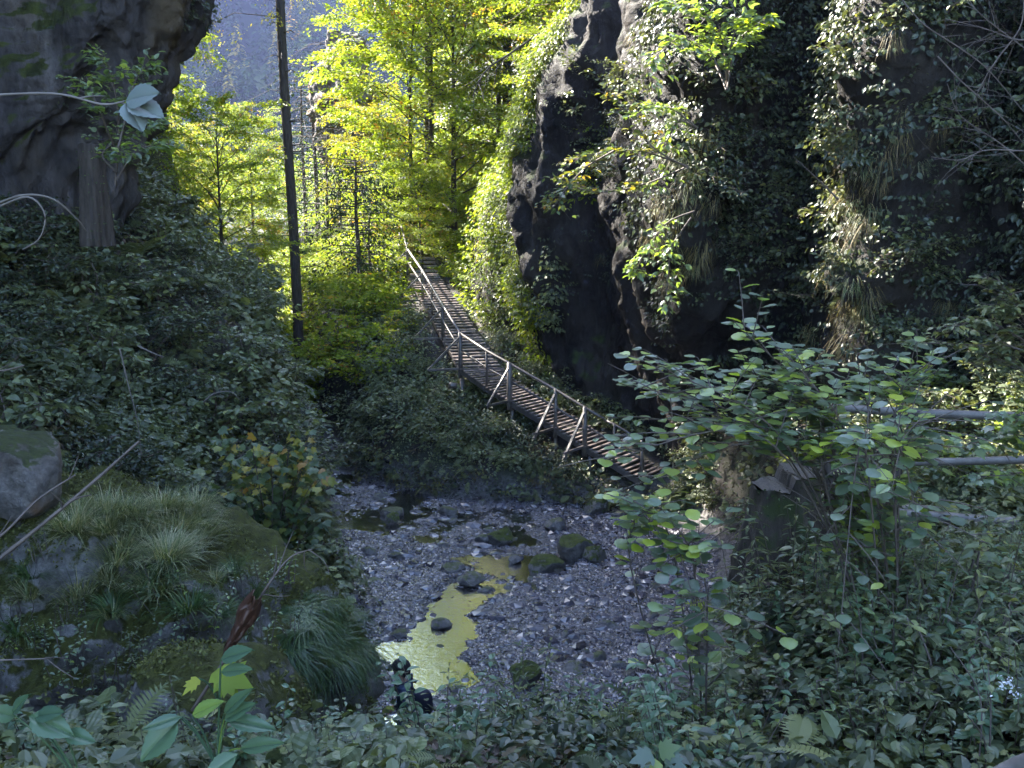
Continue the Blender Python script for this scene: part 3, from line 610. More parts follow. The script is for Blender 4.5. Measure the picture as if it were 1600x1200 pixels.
# ================================================================== WALKWAY
rail_px = [(627, 352, 40.5), (636, 388, 38.5), (660, 423, 35.5), (692, 477, 31.8), (719, 521, 29.0), (760, 548, 28.1), (796, 568, 27.5), (868, 609, 26.6), (914, 637, 26.0), (960, 663, 25.5), (1003, 689, 25.0)]
RP = [P(*q) for q in rail_px]
def dir_at(i):
    a = RP[max(i - 1, 0)]; b = RP[min(i + 1, len(RP) - 1)]
    if i == 4: a, b = RP[3], RP[4]
    d = (b - a) * np.array((1, 1, 0)); d /= np.linalg.norm(d); return d
wk = thing('wooden_walkway', 'wooden plank walkway with one handrail climbing along the dark cliff above the stream', 'walkway', RP[4] - np.array((0, 0, 3.4)))
org = np.array(wk.location)
def wpart(name, V, B, mat, par=None, smooth=False):
    mb_ = MB(); mb_.add(np.asarray(V) - org, B); return mb_.build(name, mat, par or wk, smooth)
W_ = 1.15
edge = [r - np.array((0, 0, 1.0)) for r in RP]
inward = []
for i in range(len(RP)):
    d = dir_at(i); q = np.array((d[1], -d[0], 0)); q = q if q[0] * .7 + q[1] * .7 > 0 else -q; inward.append(q)
# planks
mb = MB()
def run(i0, i1, gap, wd, steps=False):
    for i in range(i0, i1):
        a, b = edge[i], edge[i + 1]; L_ = np.linalg.norm(b - a); n = max(2, int(L_ / gap))
        for k in range(n):
            t = (k + .5) / n; c = lerp(a, b, t); q = norm(lerp(inward[i], inward[i + 1], t)); q = norm(q + RNG.normal(size=3) * np.array((.015, .015, .004)))
            s0 = -.06 + RNG.uniform(-.03, .03); s1 = W_ + RNG.uniform(-.05, .06)
            V, B = beam(c + q * s0, c + q * s1 + np.array((0, 0, RNG.normal() * .008)), wd * RNG.uniform(.85, 1.08), .035)
            mb.add(V - org, B, rnd=RNG.random())
run(1, 4, .27, .20); run(4, 10, .135, .095)
mb.build('plank_deck', M['plank'], wk, False)
# stringers under both edges
for s, nm in ((.02, 'stringer'), (W_ - .08, 'stringer')):
    mb = MB()
    for i in range(1, 10):
        V, B = beam(edge[i] + inward[i] * s - (0, 0, .10), edge[i + 1] + inward[i + 1] * s - (0, 0, .10), .09, .14); mb.add(V - org, B)
    mb.build(nm, M['wood'], wk, False)
V, B = tube(np.array(RP[0:5]), .043, 10, .03); wpart('handrail', V, B, M['wood'], smooth=True)
V, B = tube(np.array(RP[4:9] + [RP[8] * .35 + RP[9] * .65]), .038, 10, .03); wpart('handrail', V, B, M['wood'], smooth=True)
V, B = tube(np.array([RP[8] * .35 + RP[9] * .65 - (0, 0, .04)] + RP[9:]), .03, 10, .03); wpart('handrail', V, B, M['wood'], smooth=True)
for i0, i1 in ((1, 4), (4, 8), (8, 10)):
    V, B = tube(np.array([RP[i] - (0, 0, .47) for i in range(i0, i1 + 1)]), .03, 8, .04); wpart('mid_rail', V, B, M['wood'], smooth=True)
post_i = {1: .05, 2: .055, 3: .055, 4: .065, 5: .035, 6: .075, 7: .05, 8: .065, 9: .035, 10: .04}
for i, r in post_i.items():
    a = edge[i] - (0, 0, .28 if i in (6, 7, 8, 4) else .08); V, B = tube([a, lerp(a, RP[i], .5) + RNG.normal(size=3) * .008, RP[i] + (0, 0, .02)], [r * 1.05, r, r * .92], 10, .04); wpart('post', V, B, M['wood'], smooth=True)
V, B = tube([lerp(edge[2], edge[3], .48) - (0, 0, .1), lerp(RP[2], RP[3], .48)], .03, 8); wpart('post', V, B, M['wood'], smooth=True)
for i in (1, 2, 3, 4, 6, 7, 8, 10):
    o_ = edge[i] - inward[i] * (.95 if i != 10 else -.2) - (0, 0, .03)
    lo = i in (7, 8)
    if i not in (1, 10):
        V, B = beam(edge[i] + inward[i] * .1 - (0, 0, .02), o_, .07, .06); wpart('outrigger', V, B, M['wood'])
    V, B = beam(o_ - ((0, 0, .12) if lo else (0, 0, 0)), RP[i] - (0, 0, .12) - inward[i] * .04, .055 if not lo else .075, .05); wpart('brace', V, B, M['wood'])
for px, py, Y, py2, r in ((722, 590, 29.1, 668, .07), (922, 706, 26.0, 775, .05), (800, 625, 27.6, 700, .06), (868, 680, 26.7, 740, .05), (1008, 735, 25.1, 775, .05)):
    b_ = P(px, py2, Y); V, B = tube([P(px, py, Y), b_, b_ - (0, 0, .5)], r, 10, .04); wpart('support_post', V, B, M['wood'], smooth=True)
V, B = tube([P(703, 602, 29.0), P(728, 605, 29.4)], .09, 10, .08); wpart('log_stub', V, B, M['wood'], smooth=True)
# landing and steps at the top
mb = MB()
for k in range(5):
    c = edge[1] + np.array((.05 - .08 * k, .35 + .5 * k, -.02 + .13 * k)); V, B = beam(c, c + np.array((1.1, .1, 0)), .34 if k < 4 else .5, .10); mb.add(V - org, B)
mb.build('step', M['plank'], wk, False)
# far pale railing
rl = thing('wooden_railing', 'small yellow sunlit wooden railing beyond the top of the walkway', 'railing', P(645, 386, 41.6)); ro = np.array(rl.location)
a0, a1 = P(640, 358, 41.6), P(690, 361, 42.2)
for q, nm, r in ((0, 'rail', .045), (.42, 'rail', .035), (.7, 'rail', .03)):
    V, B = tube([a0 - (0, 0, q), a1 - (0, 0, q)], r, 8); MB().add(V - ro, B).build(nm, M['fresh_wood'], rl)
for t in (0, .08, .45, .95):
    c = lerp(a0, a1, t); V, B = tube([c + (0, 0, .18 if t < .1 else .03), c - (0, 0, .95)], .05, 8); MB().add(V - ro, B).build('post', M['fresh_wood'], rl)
V, B = tube([lerp(a0, a1, .45) - (0, 0, .1), lerp(a0, a1, .3) - (0, 0, .8)], .035, 8); MB().add(V - ro, B).build('brace', M['fresh_wood'], rl)
dr_ = thing('dark_railing', 'dark weathered railing dropping left from the top of the walkway', 'railing', P(615, 400, 40)); ro = np.array(dr_.location)
for y0, y1 in ((372, 395), (392, 416)):
    V, B = tube([P(628, y0 - 4, 40.3), P(590, y1, 40.8)], .04, 8); MB().add(V - ro, B).build('rail', M['wood'], dr_)
V, B = tube([P(634, 412, 38.6), P(600, 441, 38.4)], .04, 8); MB().add(V - ro, B).build('brace', M['wood'], dr_)
for px in (625, 598): V, B = tube([P(px, 362 + (628 - px) * .6, 40.4), P(px, 420, 40.4)], .05, 8); MB().add(V - ro, B).build('post', M['wood'], dr_)

# ================================================================== FENCE AND STUMPS (right bank)
fn = thing('log_fence', 'grey round-log fence with three rails on the right bank behind the hazel', 'fence', P(1400, 800, 11.5)); fo = np.array(fn.location)
for pts, r in (([(1285, 636, 11.9), (1400, 643, 11.6), (1500, 648, 11.4), (1640, 652, 11.1)], .052), ([(1412, 722, 11.6), (1500, 721, 11.4), (1640, 717, 11.1)], .045), ([(1392, 800, 11.5), (1480, 808, 11.3), (1592, 815, 11.0)], .055)):
    V, B = tube(smooth_line([P(*q) for q in pts], 14), r * RNG.uniform(.92, 1.05, 14), 14, .03); MB().add(V - fo, B).build('rail', M['log'], fn)
for px, y0, y1, Y in ((1400, 648, 850, 11.68), (1296, 640, 830, 11.98), (1640, 650, 830, 11.2)):
    V, B = tube([P(px, y0, Y), P(px, y1, Y)], .068, 12, .04); MB().add(V - fo, B).build('post', M['bark'], fn)
lg = thing('fallen_log', 'pale broken log lying flat beside the lowest fence rail', 'log', P(1430, 796, 11.9)); lo_ = np.array(lg.location)
V, B = tube([P(1395, 795, 11.9), P(1445, 797, 11.8), P(1560, 801, 12.2)], [.06, .055, .04], 10, .08); MB().add(V - lo_, B).build('log', M['log'], lg)
def stump(name, label, base, rad, h, notch=True, mat='bark_moss', flare=1.5):
    t = thing(name, label, 'stump', base); n = 40; rows = []
    a = np.linspace(0, 2 * math.pi, n, endpoint=False)
    root = 1 + .16 * np.sin(a * 5 + 1) + .08 * np.sin(a * 9)
    for k, z in enumerate(np.linspace(-.35, h, 14)):
        f = lerp(flare, 1.0, sst(-.35, h * .75, z)); rr = rad * f * lerp(root, 1 + .04 * np.sin(a * 7), sst(-.1, h, z)) * (1 + .03 * RNG.uniform(-1, 1, n))
        zz = np.full(n, z)
        if notch: zz = np.where(rr * np.cos(a) < -.02, np.minimum(zz, h - .13 + .02 * np.sin(a * 5)), zz)
        rows.append(np.stack([rr * np.cos(a), rr * np.sin(a), zz], -1))
    V = np.concatenate(rows); MB().add(V, grid_faces(14, n, True)).build('trunk', M[mat], t)
    top = rows[-1]; rings = []
    for s_ in np.linspace(.985, .03, 26):
        rg = top * np.array((s_, s_, 1)); low_ = (rg[:, 0] < -.02) & notch; rg[:, 2] = np.where(low_, h - .125, h + .006) + .006 * np.sin(rg[:, 0] * 60); rings.append(rg)
    V = np.concatenate(rings); MB().add(V, [grid_faces(26, n, True)]).build('cut_face', M['cut'], t, False)
    mb_ = MB(); q = RNG.integers(0, 13 * n, 240); W2 = np.concatenate(rows); Nn = norm(W2[q] * np.array((1, 1, 0)))
    add_place(mb_, T1, W2[q], norm(Nn * .3 + RNG.normal(size=(240, 3)) * .5), Nn, .035); mo = mb_.build('moss', M['grass_green'], t, False); mo['kind'] = 'stuff'
    return t
stump('tree_stump', 'thick mossy cut stump with notched top behind the round-leaved hazel', P(1224, 862, 9.0), .30, .76)
stump('tree_stump', 'dark slender cut stump high on the left slope below the rock wall', P(150, 350, 16.6), .19, 1.25, notch=False, flare=1.2, mat='bark')
stump('tree_stump', 'short splintered post stump beside the fence, lit by the sun', P(1290, 800, 12.6), .10, .55, notch=False, mat='bark_warm')

# ================================================================== BOULDERS
BV, BF = icosphere(4)
def boulder_mesh(seed, rough=.28, cut=.5):
    v = BV.copy()
    for k in range(7):                                     # flat facets
        d = norm(np.random.default_rng(seed * 31 + k).normal(size=3)); s = v @ d; v = v - np.outer(np.maximum(0, s - cut - .06 * k), d) * .85
    q = fbm(v[:, 0] * 1.6 + seed * 9, v[:, 1] * 1.6, v[:, 2] * 1.6, seed, 5); q2 = fbm(v[:, 0] * 7 + seed, v[:, 1] * 7, v[:, 2] * 7, seed + 9, 3)
    return v * (1 + rough * .5 * q + .035 * q2)[:, None]
def boulder(label, px, py, wpx, hpx, seed, mat='boulder', z=None, cat='boulder', name='boulder', depth=1.0):
    c = G(px, py, .02) if z is None else ground_at(px, py); sc_ = wpx / 2 / F * c[1] / cp; h = hpx / 2 / F * c[1] / cp
    v = boulder_mesh(seed) * .84 * np.array((sc_ * 1.18, sc_ * depth * 1.1, h * 1.45 + .03)); v[:, 2] -= v[:, 2].min() + h * .45 + (.06 if z is None else 0)
    o = MB().add(v, BF).build(name, M[mat]); o.location = tuple(c); return tag(o, label, cat)
bl = [('mossy green-topped boulder standing mid-stream, nearer the far bank', 780, 846, 46, 26, 1, 'boulder'), ('small grey rock touching the left side of the mossy mid-stream boulder', 752, 846, 28, 16, 2, 'stone'),
      ('small mossy stone in the upper stream near the left slope', 614, 817, 26, 18, 3, 'boulder'), ('flat dark stone just behind the small mossy stone upstream', 612, 803, 40, 12, 4, 'stone'),
      ('broad mossy boulder at the right end of the dark pool', 855, 892, 62, 34, 5, 'boulder'), ('mossy boulder at the foot of the right bank above the pool', 898, 868, 56, 40, 6, 'boulder'),
      ('low mossy stone to the right of the bank-foot boulder', 928, 876, 40, 26, 7, 'boulder'), ('grey rock at the dark foot of the cliff beside the gravel', 866, 827, 36, 22, 8, 'stone'),
      ('flat dark stone in the yellow reflecting water', 690, 975, 36, 12, 9, 'stone'), ('pale flat slab lying on the gravel bar', 800, 990, 40, 9, 10, 'pale_rock'),
      ('dark jagged rock with pale top on the near gravel', 822, 1072, 56, 42, 11, 'boulder'), ('small dark stone in the middle of the pool', 806, 876, 24, 10, 12, 'stone'),
      ('low broken rock in front of the pool', 738, 910, 46, 16, 13, 'stone'), ('rounded low rock left of the pool', 708, 893, 40, 18, 14, 'stone'), ('pale stone on the pool edge beside the broad boulder', 872, 896, 20, 14, 15, 'pale_rock'),
      ('grey half-buried rock on the near gravel right of the jagged rock', 896, 1050, 50, 20, 16, 'stone'), ('small rock at the left bank beside the yellow-leaved maple', 522, 880, 30, 24, 17, 'stone'),
      ('dark stone in the stream left of the yellow pool', 624, 990, 30, 9, 18, 'stone'), ('rock below the support post at the cliff foot', 930, 800, 44, 26, 19, 'boulder'), ('grey rock in the shallows under the bank shrubs', 700, 800, 30, 14, 20, 'stone')]
for q in bl: boulder(*q)
for k in range(34):                                        # more loose rocks on the bed
    if k == 0: rk = MB().add(boulder_mesh(40) * np.array((.16, .12, .07)), BF).build('loose_rock', M['stone']); tag(rk, 'loose grey rock on the gravel stream bed', 'rock', 'loose rocks on the stream bed'); q = rk
    else: q = dup(rk, (0, 0, 0), RNG.uniform(0, 6), RNG.uniform(.5, 1.5))
    Y = RNG.uniform(15, 27); x = RNG.uniform(left_edge(Y) + .3, right_edge(Y) - .2); q.location = (x, Y, float(height(np.array([x]), np.array([Y]))[0]) + .01)
# big outcrop in the left foreground, pale rock behind it, mossy block below
def bigrock(name, label, c, rad, seed, mat, cut=.62, amp=.16, sub=6):
    v0, f0 = icosphere(sub); v = v0.copy(); rg = np.random.default_rng(seed)
    for k in range(9):
        d = norm(rg.normal(size=3)); s = v @ d; v = v - np.outer(np.maximum(0, s - cut - .05 * k), d) * .8
    v = v * np.array(rad)
    q = ridged(v[:, 0] * .7, v[:, 1] * .7, v[:, 2] * .8, seed, 5); q2 = fbm(v[:, 0] * 3.2, v[:, 1] * 3.2, v[:, 2] * 3.2, seed + 3, 4)
    v = v + norm(v / np.array(rad) ** 2) * (amp * q + amp * .45 * q2)[:, None]
    o = MB().add(v, f0).build(name, M[mat]); o.location = tuple(c); tag(o, label, 'rock'); return o, v + np.array(c)
oc, OCV = bigrock('rock_outcrop', 'large grey mossy outcrop with grass on top filling the left foreground', (-5.0, 10.2, 1.8), (3.3, 2.3, 2.75), 5, 'outcrop', amp=.24)
def moss_on(V, n, name, test):
    c = V.mean(0); k = np.where(test(V))[0]; k = RNG.choice(k, n); nn = norm(V[k] - c) * .5 + np.array((0, 0, .7)); mb = MB()
    add_place(mb, T1, V[k] + RNG.normal(size=(n, 3)) * .015, norm(RNG.normal(size=(n, 3)) * .8 + (0, -.2, .25)), norm(nn + RNG.normal(size=(n, 3)) * .5), RNG.uniform(.015, .05, n)); return kind(mb.build(name, M['moss'], None, False), 'stuff')
M['moss'] = leaf_mat('moss', [(0, (.035, .04, .012)), (.5, (.09, .10, .025)), (1, (.17, .17, .05))], trans=.2, rough=.7, spec=.3, size=2.5)
moss_on(OCV, 42000, 'moss', lambda V: (fbm(V[:, 0] * 1.3, V[:, 1] * 1.3, V[:, 2] * 1.3, 91, 4) > -.05) & (V[:, 1] < 11.3) & (V[:, 2] > 1.5))
pr, _ = bigrock('pale_boulder', 'pale grey boulder with orange stain at the left edge behind the outcrop', P(15, 742, 9.6), (.5, .6, .38), 8, 'pale_rock', .5, .1, 5)
mbk, MBKV = bigrock('mossy_boulder', 'low mossy boulder in the shaded hollow in front of the outcrop', P(330, 1110, 7.0), (.62, .6, .42), 12, 'outcrop', .6, .08, 5)
moss_on(MBKV, 7000, 'moss', lambda V: fbm(V[:, 0] * 2, V[:, 1] * 2, V[:, 2] * 2, 92, 4) > -.25)
sr, _ = bigrock('small_boulder', 'small pale stone at the left edge above the pale boulder', P(3, 695, 10.9), (.2, .25, .16), 13, 'pale_rock', .6, .04, 4)

# ================================================================== VEGETATION BUILDERS
def spray(mb, tmpl, c, axis, L_, Wd, n, size, thick=.06, flat=.6, rnd0=None):
    """flat leafy spray along an axis"""
    axis = norm(axis); t = RNG.random(n); side = np.array((-axis[1], axis[0], 0.0)); side /= np.linalg.norm(side) + 1e-9
    lat = RNG.uniform(-1, 1, n) * Wd * np.sin(np.pi * np.clip(t * .85 + .12, 0, 1))
    Pos = c + axis * (t * L_)[:, None] + side * lat[:, None] + RNG.normal(size=(n, 3)) * thick
    D = norm(axis * .8 + side * np.sign(lat)[:, None] * .8 + RNG.normal(size=(n, 3)) * .35 + np.array((0, 0, -.25)))
    Z = norm(np.array((0, 0, 1.0)) + RNG.normal(size=(n, 3)) * flat)
    r0 = RNG.random() if rnd0 is None else rnd0
    add_place(mb, tmpl, Pos, D, Z, size * RNG.uniform(.6, 1.3, n), rnd=np.clip(r0 * .55 + RNG.random(n) * .5, 0, 1))
def make_tree(name, label, H, crown0, rad, leafmat, barkmat='bark', nl=26, per=34, leaf=.13, trunk=.14, tmpl=T1, group=None, cat='tree', lean=(0, 0), droop=.35, top=1.0, tip=.2, spl=1.15, rise=.85):
    t = thing(name, label, cat, group=group)
    spine = smooth_line([(0, 0, -.5), (lean[0] * .25, lean[1] * .25, H * .3), (lean[0] * .6 + RNG.normal() * .15, lean[1] * .6, H * .65), (lean[0], lean[1], H)], 16)
    mbt = MB(); mbl = MB(); V, B = tube(spine, np.linspace(trunk, trunk * .2, 16), 9, .05); MB().add(V, B).build('trunk', M[barkmat], t)
    for k in range(nl):
        h = lerp(crown0, .97, (k + .5) / nl) ; a = k * 2.4 + RNG.uniform(-.3, .3); i = h * 15; p0 = lerp(spine[int(i)], spine[min(int(i) + 1, 15)], i % 1)
        prof = math.sin(math.pi * min(1, ((h - crown0) / (1 - crown0)) * (1 - 1.9 * tip) + tip)) ** .7 * top
        Lr = rad * (prof * RNG.uniform(.75, 1.15) + .12); dh = np.array((math.cos(a), math.sin(a), 0))
        pts = [p0 + dh * Lr * q + np.array((0, 0, Lr * (rise * (.45 + 1.1 * h) * q - droop * 1.3 * q * q))) + RNG.normal(size=3) * .07 * Lr * q for q in (0, .3, .6, .85, 1)]
        pts = smooth_line(pts, 9); V, B = tube(pts, np.linspace(trunk * .34 * (1 - h * .5), .008, 9), 5, caps=False); mbt.add(V, B)
        for j in range(2, 9):
            for sgn in (-1, 1, 0):
                if sgn == 0 and j < 8: continue
                tg = norm(pts[min(j + 1, 8)] - pts[j - 1]); sd = np.array((-tg[1], tg[0], 0)); ax = norm(tg * .7 + sd * sgn * RNG.uniform(.5, 1.1) + np.array((0, 0, RNG.uniform(-.35, .15))))
                SL = Lr * .34 * spl * RNG.uniform(.6, 1.3) * (1.1 - .05 * j); mbt.add(*tube([pts[j], pts[j] + ax * SL], [.01, .004], 3, caps=False))
                spray(mbl, tmpl, pts[j], ax, SL * 1.15, SL * .55, int(per * RNG.uniform(.5, 1.3)), leaf)
    mbt.build('limbs', M[barkmat], t); mbl.build('crown', M[leafmat], t, False); return t
def make_shrub(name, label, H, rad, ns, nleaf, leaf, mat, tmpl=T1, group=None, cat='shrub', twig='twig', spread=1.0, wsc=1.0, parts=True, side=4, up=1.0):
    t = thing(name, label, cat, group=group); mbs = MB(); mbl = MB()
    for k in range(ns):
        a = k * 2.4 + RNG.uniform(-.4, .4); rr = rad * math.sqrt((k + .6) / ns) * spread; hh = H * RNG.uniform(.55, 1.05) * (1 - .35 * (rr / rad) ** 2)
        d = np.array((math.cos(a), math.sin(a), 0)); pts = smooth_line([np.zeros(3) - (0, 0, .1), d * rr * .3 + (0, 0, hh * .5), d * rr * .7 + (0, 0, hh * .88), d * rr * 1.05 + (0, 0, hh * (1.0 if up > .5 else .8))], 9)
        pts[1:] += RNG.normal(size=(8, 3)) * .02; mbs.add(*tube(pts, np.linspace(.012, .003, 9) * (1 + H * .4), 4, caps=False))
        for j in range(2, 9):
            for q in range(side):
                ang = RNG.uniform(0, 6.28); ax = norm(np.array((math.cos(ang), math.sin(ang), RNG.uniform(-.3, .35)))); SL = rad * .38 * RNG.uniform(.5, 1.2)
                if q == 0: mbs.add(*tube([pts[j], pts[j] + ax * SL], [.005, .002], 3, caps=False))
                spray(mbl, tmpl, pts[j], ax, SL, SL * .4, max(2, int(nleaf / (ns * 7 * side) * RNG.uniform(.5, 1.5))), leaf, thick=.02)
    mbs.build('stems', M[twig], t); mbl.build('leaves', M[mat], t, False); return t
def make_herb(name, label, H, ns, leaf, mat, tmpl=TL, group=None, pairs=8, r=.22, cat='plant', wsc=.9):
    t = thing(name, label, cat, group=group); mbs = MB(); mbl = MB()
    for k in range(ns):
        a = RNG.uniform(0, 6.28); b = np.array((math.cos(a), math.sin(a), 0)) * r * math.sqrt(RNG.random()); h = H * RNG.uniform(.6, 1.1)
        pts = smooth_line([b - (0, 0, .08), b * 1.3 + (RNG.normal() * .02, RNG.normal() * .02, h * .5), b * 1.9 + (RNG.normal() * .05, RNG.normal() * .05, h)], 12); mbs.add(*tube(pts, np.linspace(.005, .002, 12), 4, caps=False))
        Pos = []; D = []; Z = []; S = []; r0 = RNG.random()
        for j in range(pairs):
            q = .25 + .75 * j / (pairs - 1); p0 = pts[min(11, int(q * 11))]; aa = a + j * 1.571 + RNG.normal() * .2
            for s in (0, math.pi):
                d = np.array((math.cos(aa + s), math.sin(aa + s), 0)); Pos.append(p0 + d * .012); D.append(norm(d + (0, 0, RNG.uniform(-.5, .25)))); Z.append(norm(np.array((0, 0, 1.)) + d * .2 + RNG.normal(size=3) * .2)); S.append(leaf * (1.15 - .55 * q) * RNG.uniform(.75, 1.2))
        add_place(mbl, tmpl, np.array(Pos), np.array(D), np.array(Z), np.array(S), rnd=np.clip(r0 * .5 + RNG.random(len(Pos)) * .45, 0, 1), wscale=wsc)
    mbs.build('stems', M['twig'], t); mbl.build('leaves', M[mat], t, False); return t
def arc_blades(mb, n, L_, r, spread, wdt, hang=0.0, lean=(0, 0)):
    """arching grass blades as curved strips"""
    a = RNG.uniform(0, 6.28, n); b = np.stack([np.cos(a), np.sin(a), np.zeros(n)], -1); root = b * (r * np.sqrt(RNG.random(n)))[:, None] + np.array((0, 0, 1.0)) * (RNG.uniform(-1, 1, n) * (.45 if hang > .8 else 0) * L_)[:, None]
    LL = L_ * RNG.uniform(.5, 1.15, n); sp = spread * RNG.uniform(.3, 1.2, n); out = norm(b + RNG.normal(size=(n, 3)) * np.array((.4, .4, 0)) + np.array((lean[0], lean[1], 0)))
    ts = np.array([0, .25, .5, .75, 1.0]); sd = np.stack([-out[:, 1], out[:, 0], np.zeros(n)], -1); Vs = []
    for t_, wd in zip(ts, (1, .95, .8, .5, .08)):
        y = out * (LL * (sp * t_ + hang * .25 * t_))[:, None] + np.array((0, 0, 1.0)) * (LL * ((1 - hang) * (t_ - .55 * sp * t_ * t_ * 1.3) - hang * t_ * t_ * 1.0))[:, None]
        for s in (-1, 1): Vs.append(root + y + sd * (s * wdt * wd * .5))
    V = np.stack(Vs, 1).reshape(-1, 3); q = np.array([(0, 1, 3, 2), (2, 3, 5, 4), (4, 5, 7, 6), (6, 7, 9, 8)])
    mb.V.append(V); f = (q[None] + (np.arange(n) * 10)[:, None, None]).reshape(-1, 4) + mb.n
    mb.B.setdefault(4, []).append(f); mb.r.setdefault(4, []).append(np.repeat(RNG.random(n), 4)); mb.n += n * 10
def make_grass(name, label, n, L_, r, spread, mat, wdt=.006, hang=0., group=None, lean=(0, 0), cat='grass tuft'):
    mb = MB(); arc_blades(mb, n, L_, r, spread, wdt, hang, lean); return tag(mb.build(name, M[mat], None, False), label, cat, group)
def make_fern(name, label, n, L_, mat, group=None):
    t = thing(name, label, 'fern', group=group)
    for k in range(n):
        a = 6.28 * k / n + RNG.uniform(-.3, .3); d = np.array((math.cos(a), math.sin(a), RNG.uniform(.3, .9))); mb = MB()
        add_place(mb, TF, np.zeros((1, 3)), norm(d)[None], norm(np.array((-d[0] * .5, -d[1] * .5, 1.0)))[None], np.array([L_ * RNG.uniform(.7, 1.1)])); mb.build('frond', M[mat], t, False)
    return t
def spots(n, x0, x1, y0, y1, cond, px=None, sep=.5):
    out = []
    while n > 0 and sep > .05:
        p_, _ = scatter(4000, x0, x1, y0, y1, cond)
        p_ = p_[off_deck(p_, 1.3, 1.3)]
        if px is not None: u, v = proj(p_); p_ = p_[(u > px[0]) & (u < px[2]) & (v > px[1]) & (v < px[3])]
        for q in p_:
            if n <= 0: break
            if all((q[0] - o[0]) ** 2 + (q[1] - o[1]) ** 2 > sep * sep for o in out): out.append(q); n -= 1
        sep *= .8
    return out
def series(builders, pts, label, group, smin=.75, smax=1.3, tilt=.12):
    """place copies of several prototypes; the prototypes take the first spots"""
    used = set()
    for k, q in enumerate(pts):
        b_ = k % len(builders); s = RNG.uniform(smin, smax); rz = RNG.uniform(0, 6.28)
        if b_ not in used:
            used.add(b_); o = builders[b_]; o.location = tuple(float(v) for v in q); o.rotation_euler = (0, 0, rz); o.scale = (s, s, s); o['label'] = label; o['group'] = group
        else: dup(builders[b_], q, rz, s, label, group, (RNG.uniform(-tilt, tilt), RNG.uniform(-tilt, tilt)))

# ------------------------------------------------------------------ shrubs on the slopes
sh = [make_shrub('shrub', '-', 1.0, .75, 7, 900, .10, 'leaf_shade', TL) for _ in range(2)] + [make_shrub('shrub', '-', .8, .8, 8, 1300, .075, 'leaf_dark', T1)]
series(sh, spots(110, -13, -3, 12, 32, cond_l, (-60, 240, 560, 800), .8), 'leafy green shrub in the shade on the left slope', 'shrubs on the shaded left slope', .6, 1.45)
sh2 = [make_shrub('shrub', '-', 1.1, .8, 8, 1200, .10, 'leaf_shade', T1) for _ in range(2)]
series(sh2, spots(26, -4.6, 3, 25.2, 34, lambda x, y: x > right_edge(y) + .3, (480, 430, 960, 800), .75), 'dark leafy shrub on the bank under the walkway', 'shrubs under the walkway', .55, 1.0)
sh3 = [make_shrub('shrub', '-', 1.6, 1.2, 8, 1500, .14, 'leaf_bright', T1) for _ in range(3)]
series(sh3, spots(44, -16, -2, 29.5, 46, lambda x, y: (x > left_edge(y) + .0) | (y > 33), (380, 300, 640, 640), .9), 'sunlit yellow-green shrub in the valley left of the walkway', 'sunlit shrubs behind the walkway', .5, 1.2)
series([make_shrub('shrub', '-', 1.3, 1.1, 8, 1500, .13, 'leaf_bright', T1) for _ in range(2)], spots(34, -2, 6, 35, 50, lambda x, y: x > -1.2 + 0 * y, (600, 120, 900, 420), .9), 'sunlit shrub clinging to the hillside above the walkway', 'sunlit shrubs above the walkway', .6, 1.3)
fe = [make_fern('fern', '-', 8, .7, 'leaf_shade') for _ in range(2)]
series(fe, spots(22, -11, -4, 13, 26, cond_l, (0, 300, 420, 760), 1.0), 'fern with arching fronds on the left slope', 'ferns on the left slope', .6, 1.1, .3)

for x, y, s_ in ((-7.7, 34.2, 1.5), (-6.9, 34.8, 1.6), (-6.2, 34.0, 1.3), (-8.5, 35.0, 1.5), (-7.2, 33.2, 1.1)): dup(sh3[0], on_ground(x, y) - (0, 0, .1), x, s_, 'sunlit shrub round the foot of the tall bare trunk', 'sunlit shrubs behind the walkway')
for px, py, s_ in ((1075, 760, .9), (1100, 775, .9), (1105, 720, .8), (1110, 800, .7), (1070, 800, .7)): dup(sh[0], ground_at(px, py), px, s_, 'leafy shrub on the slope left of the mossy stump', 'shrubs left of the mossy stump')
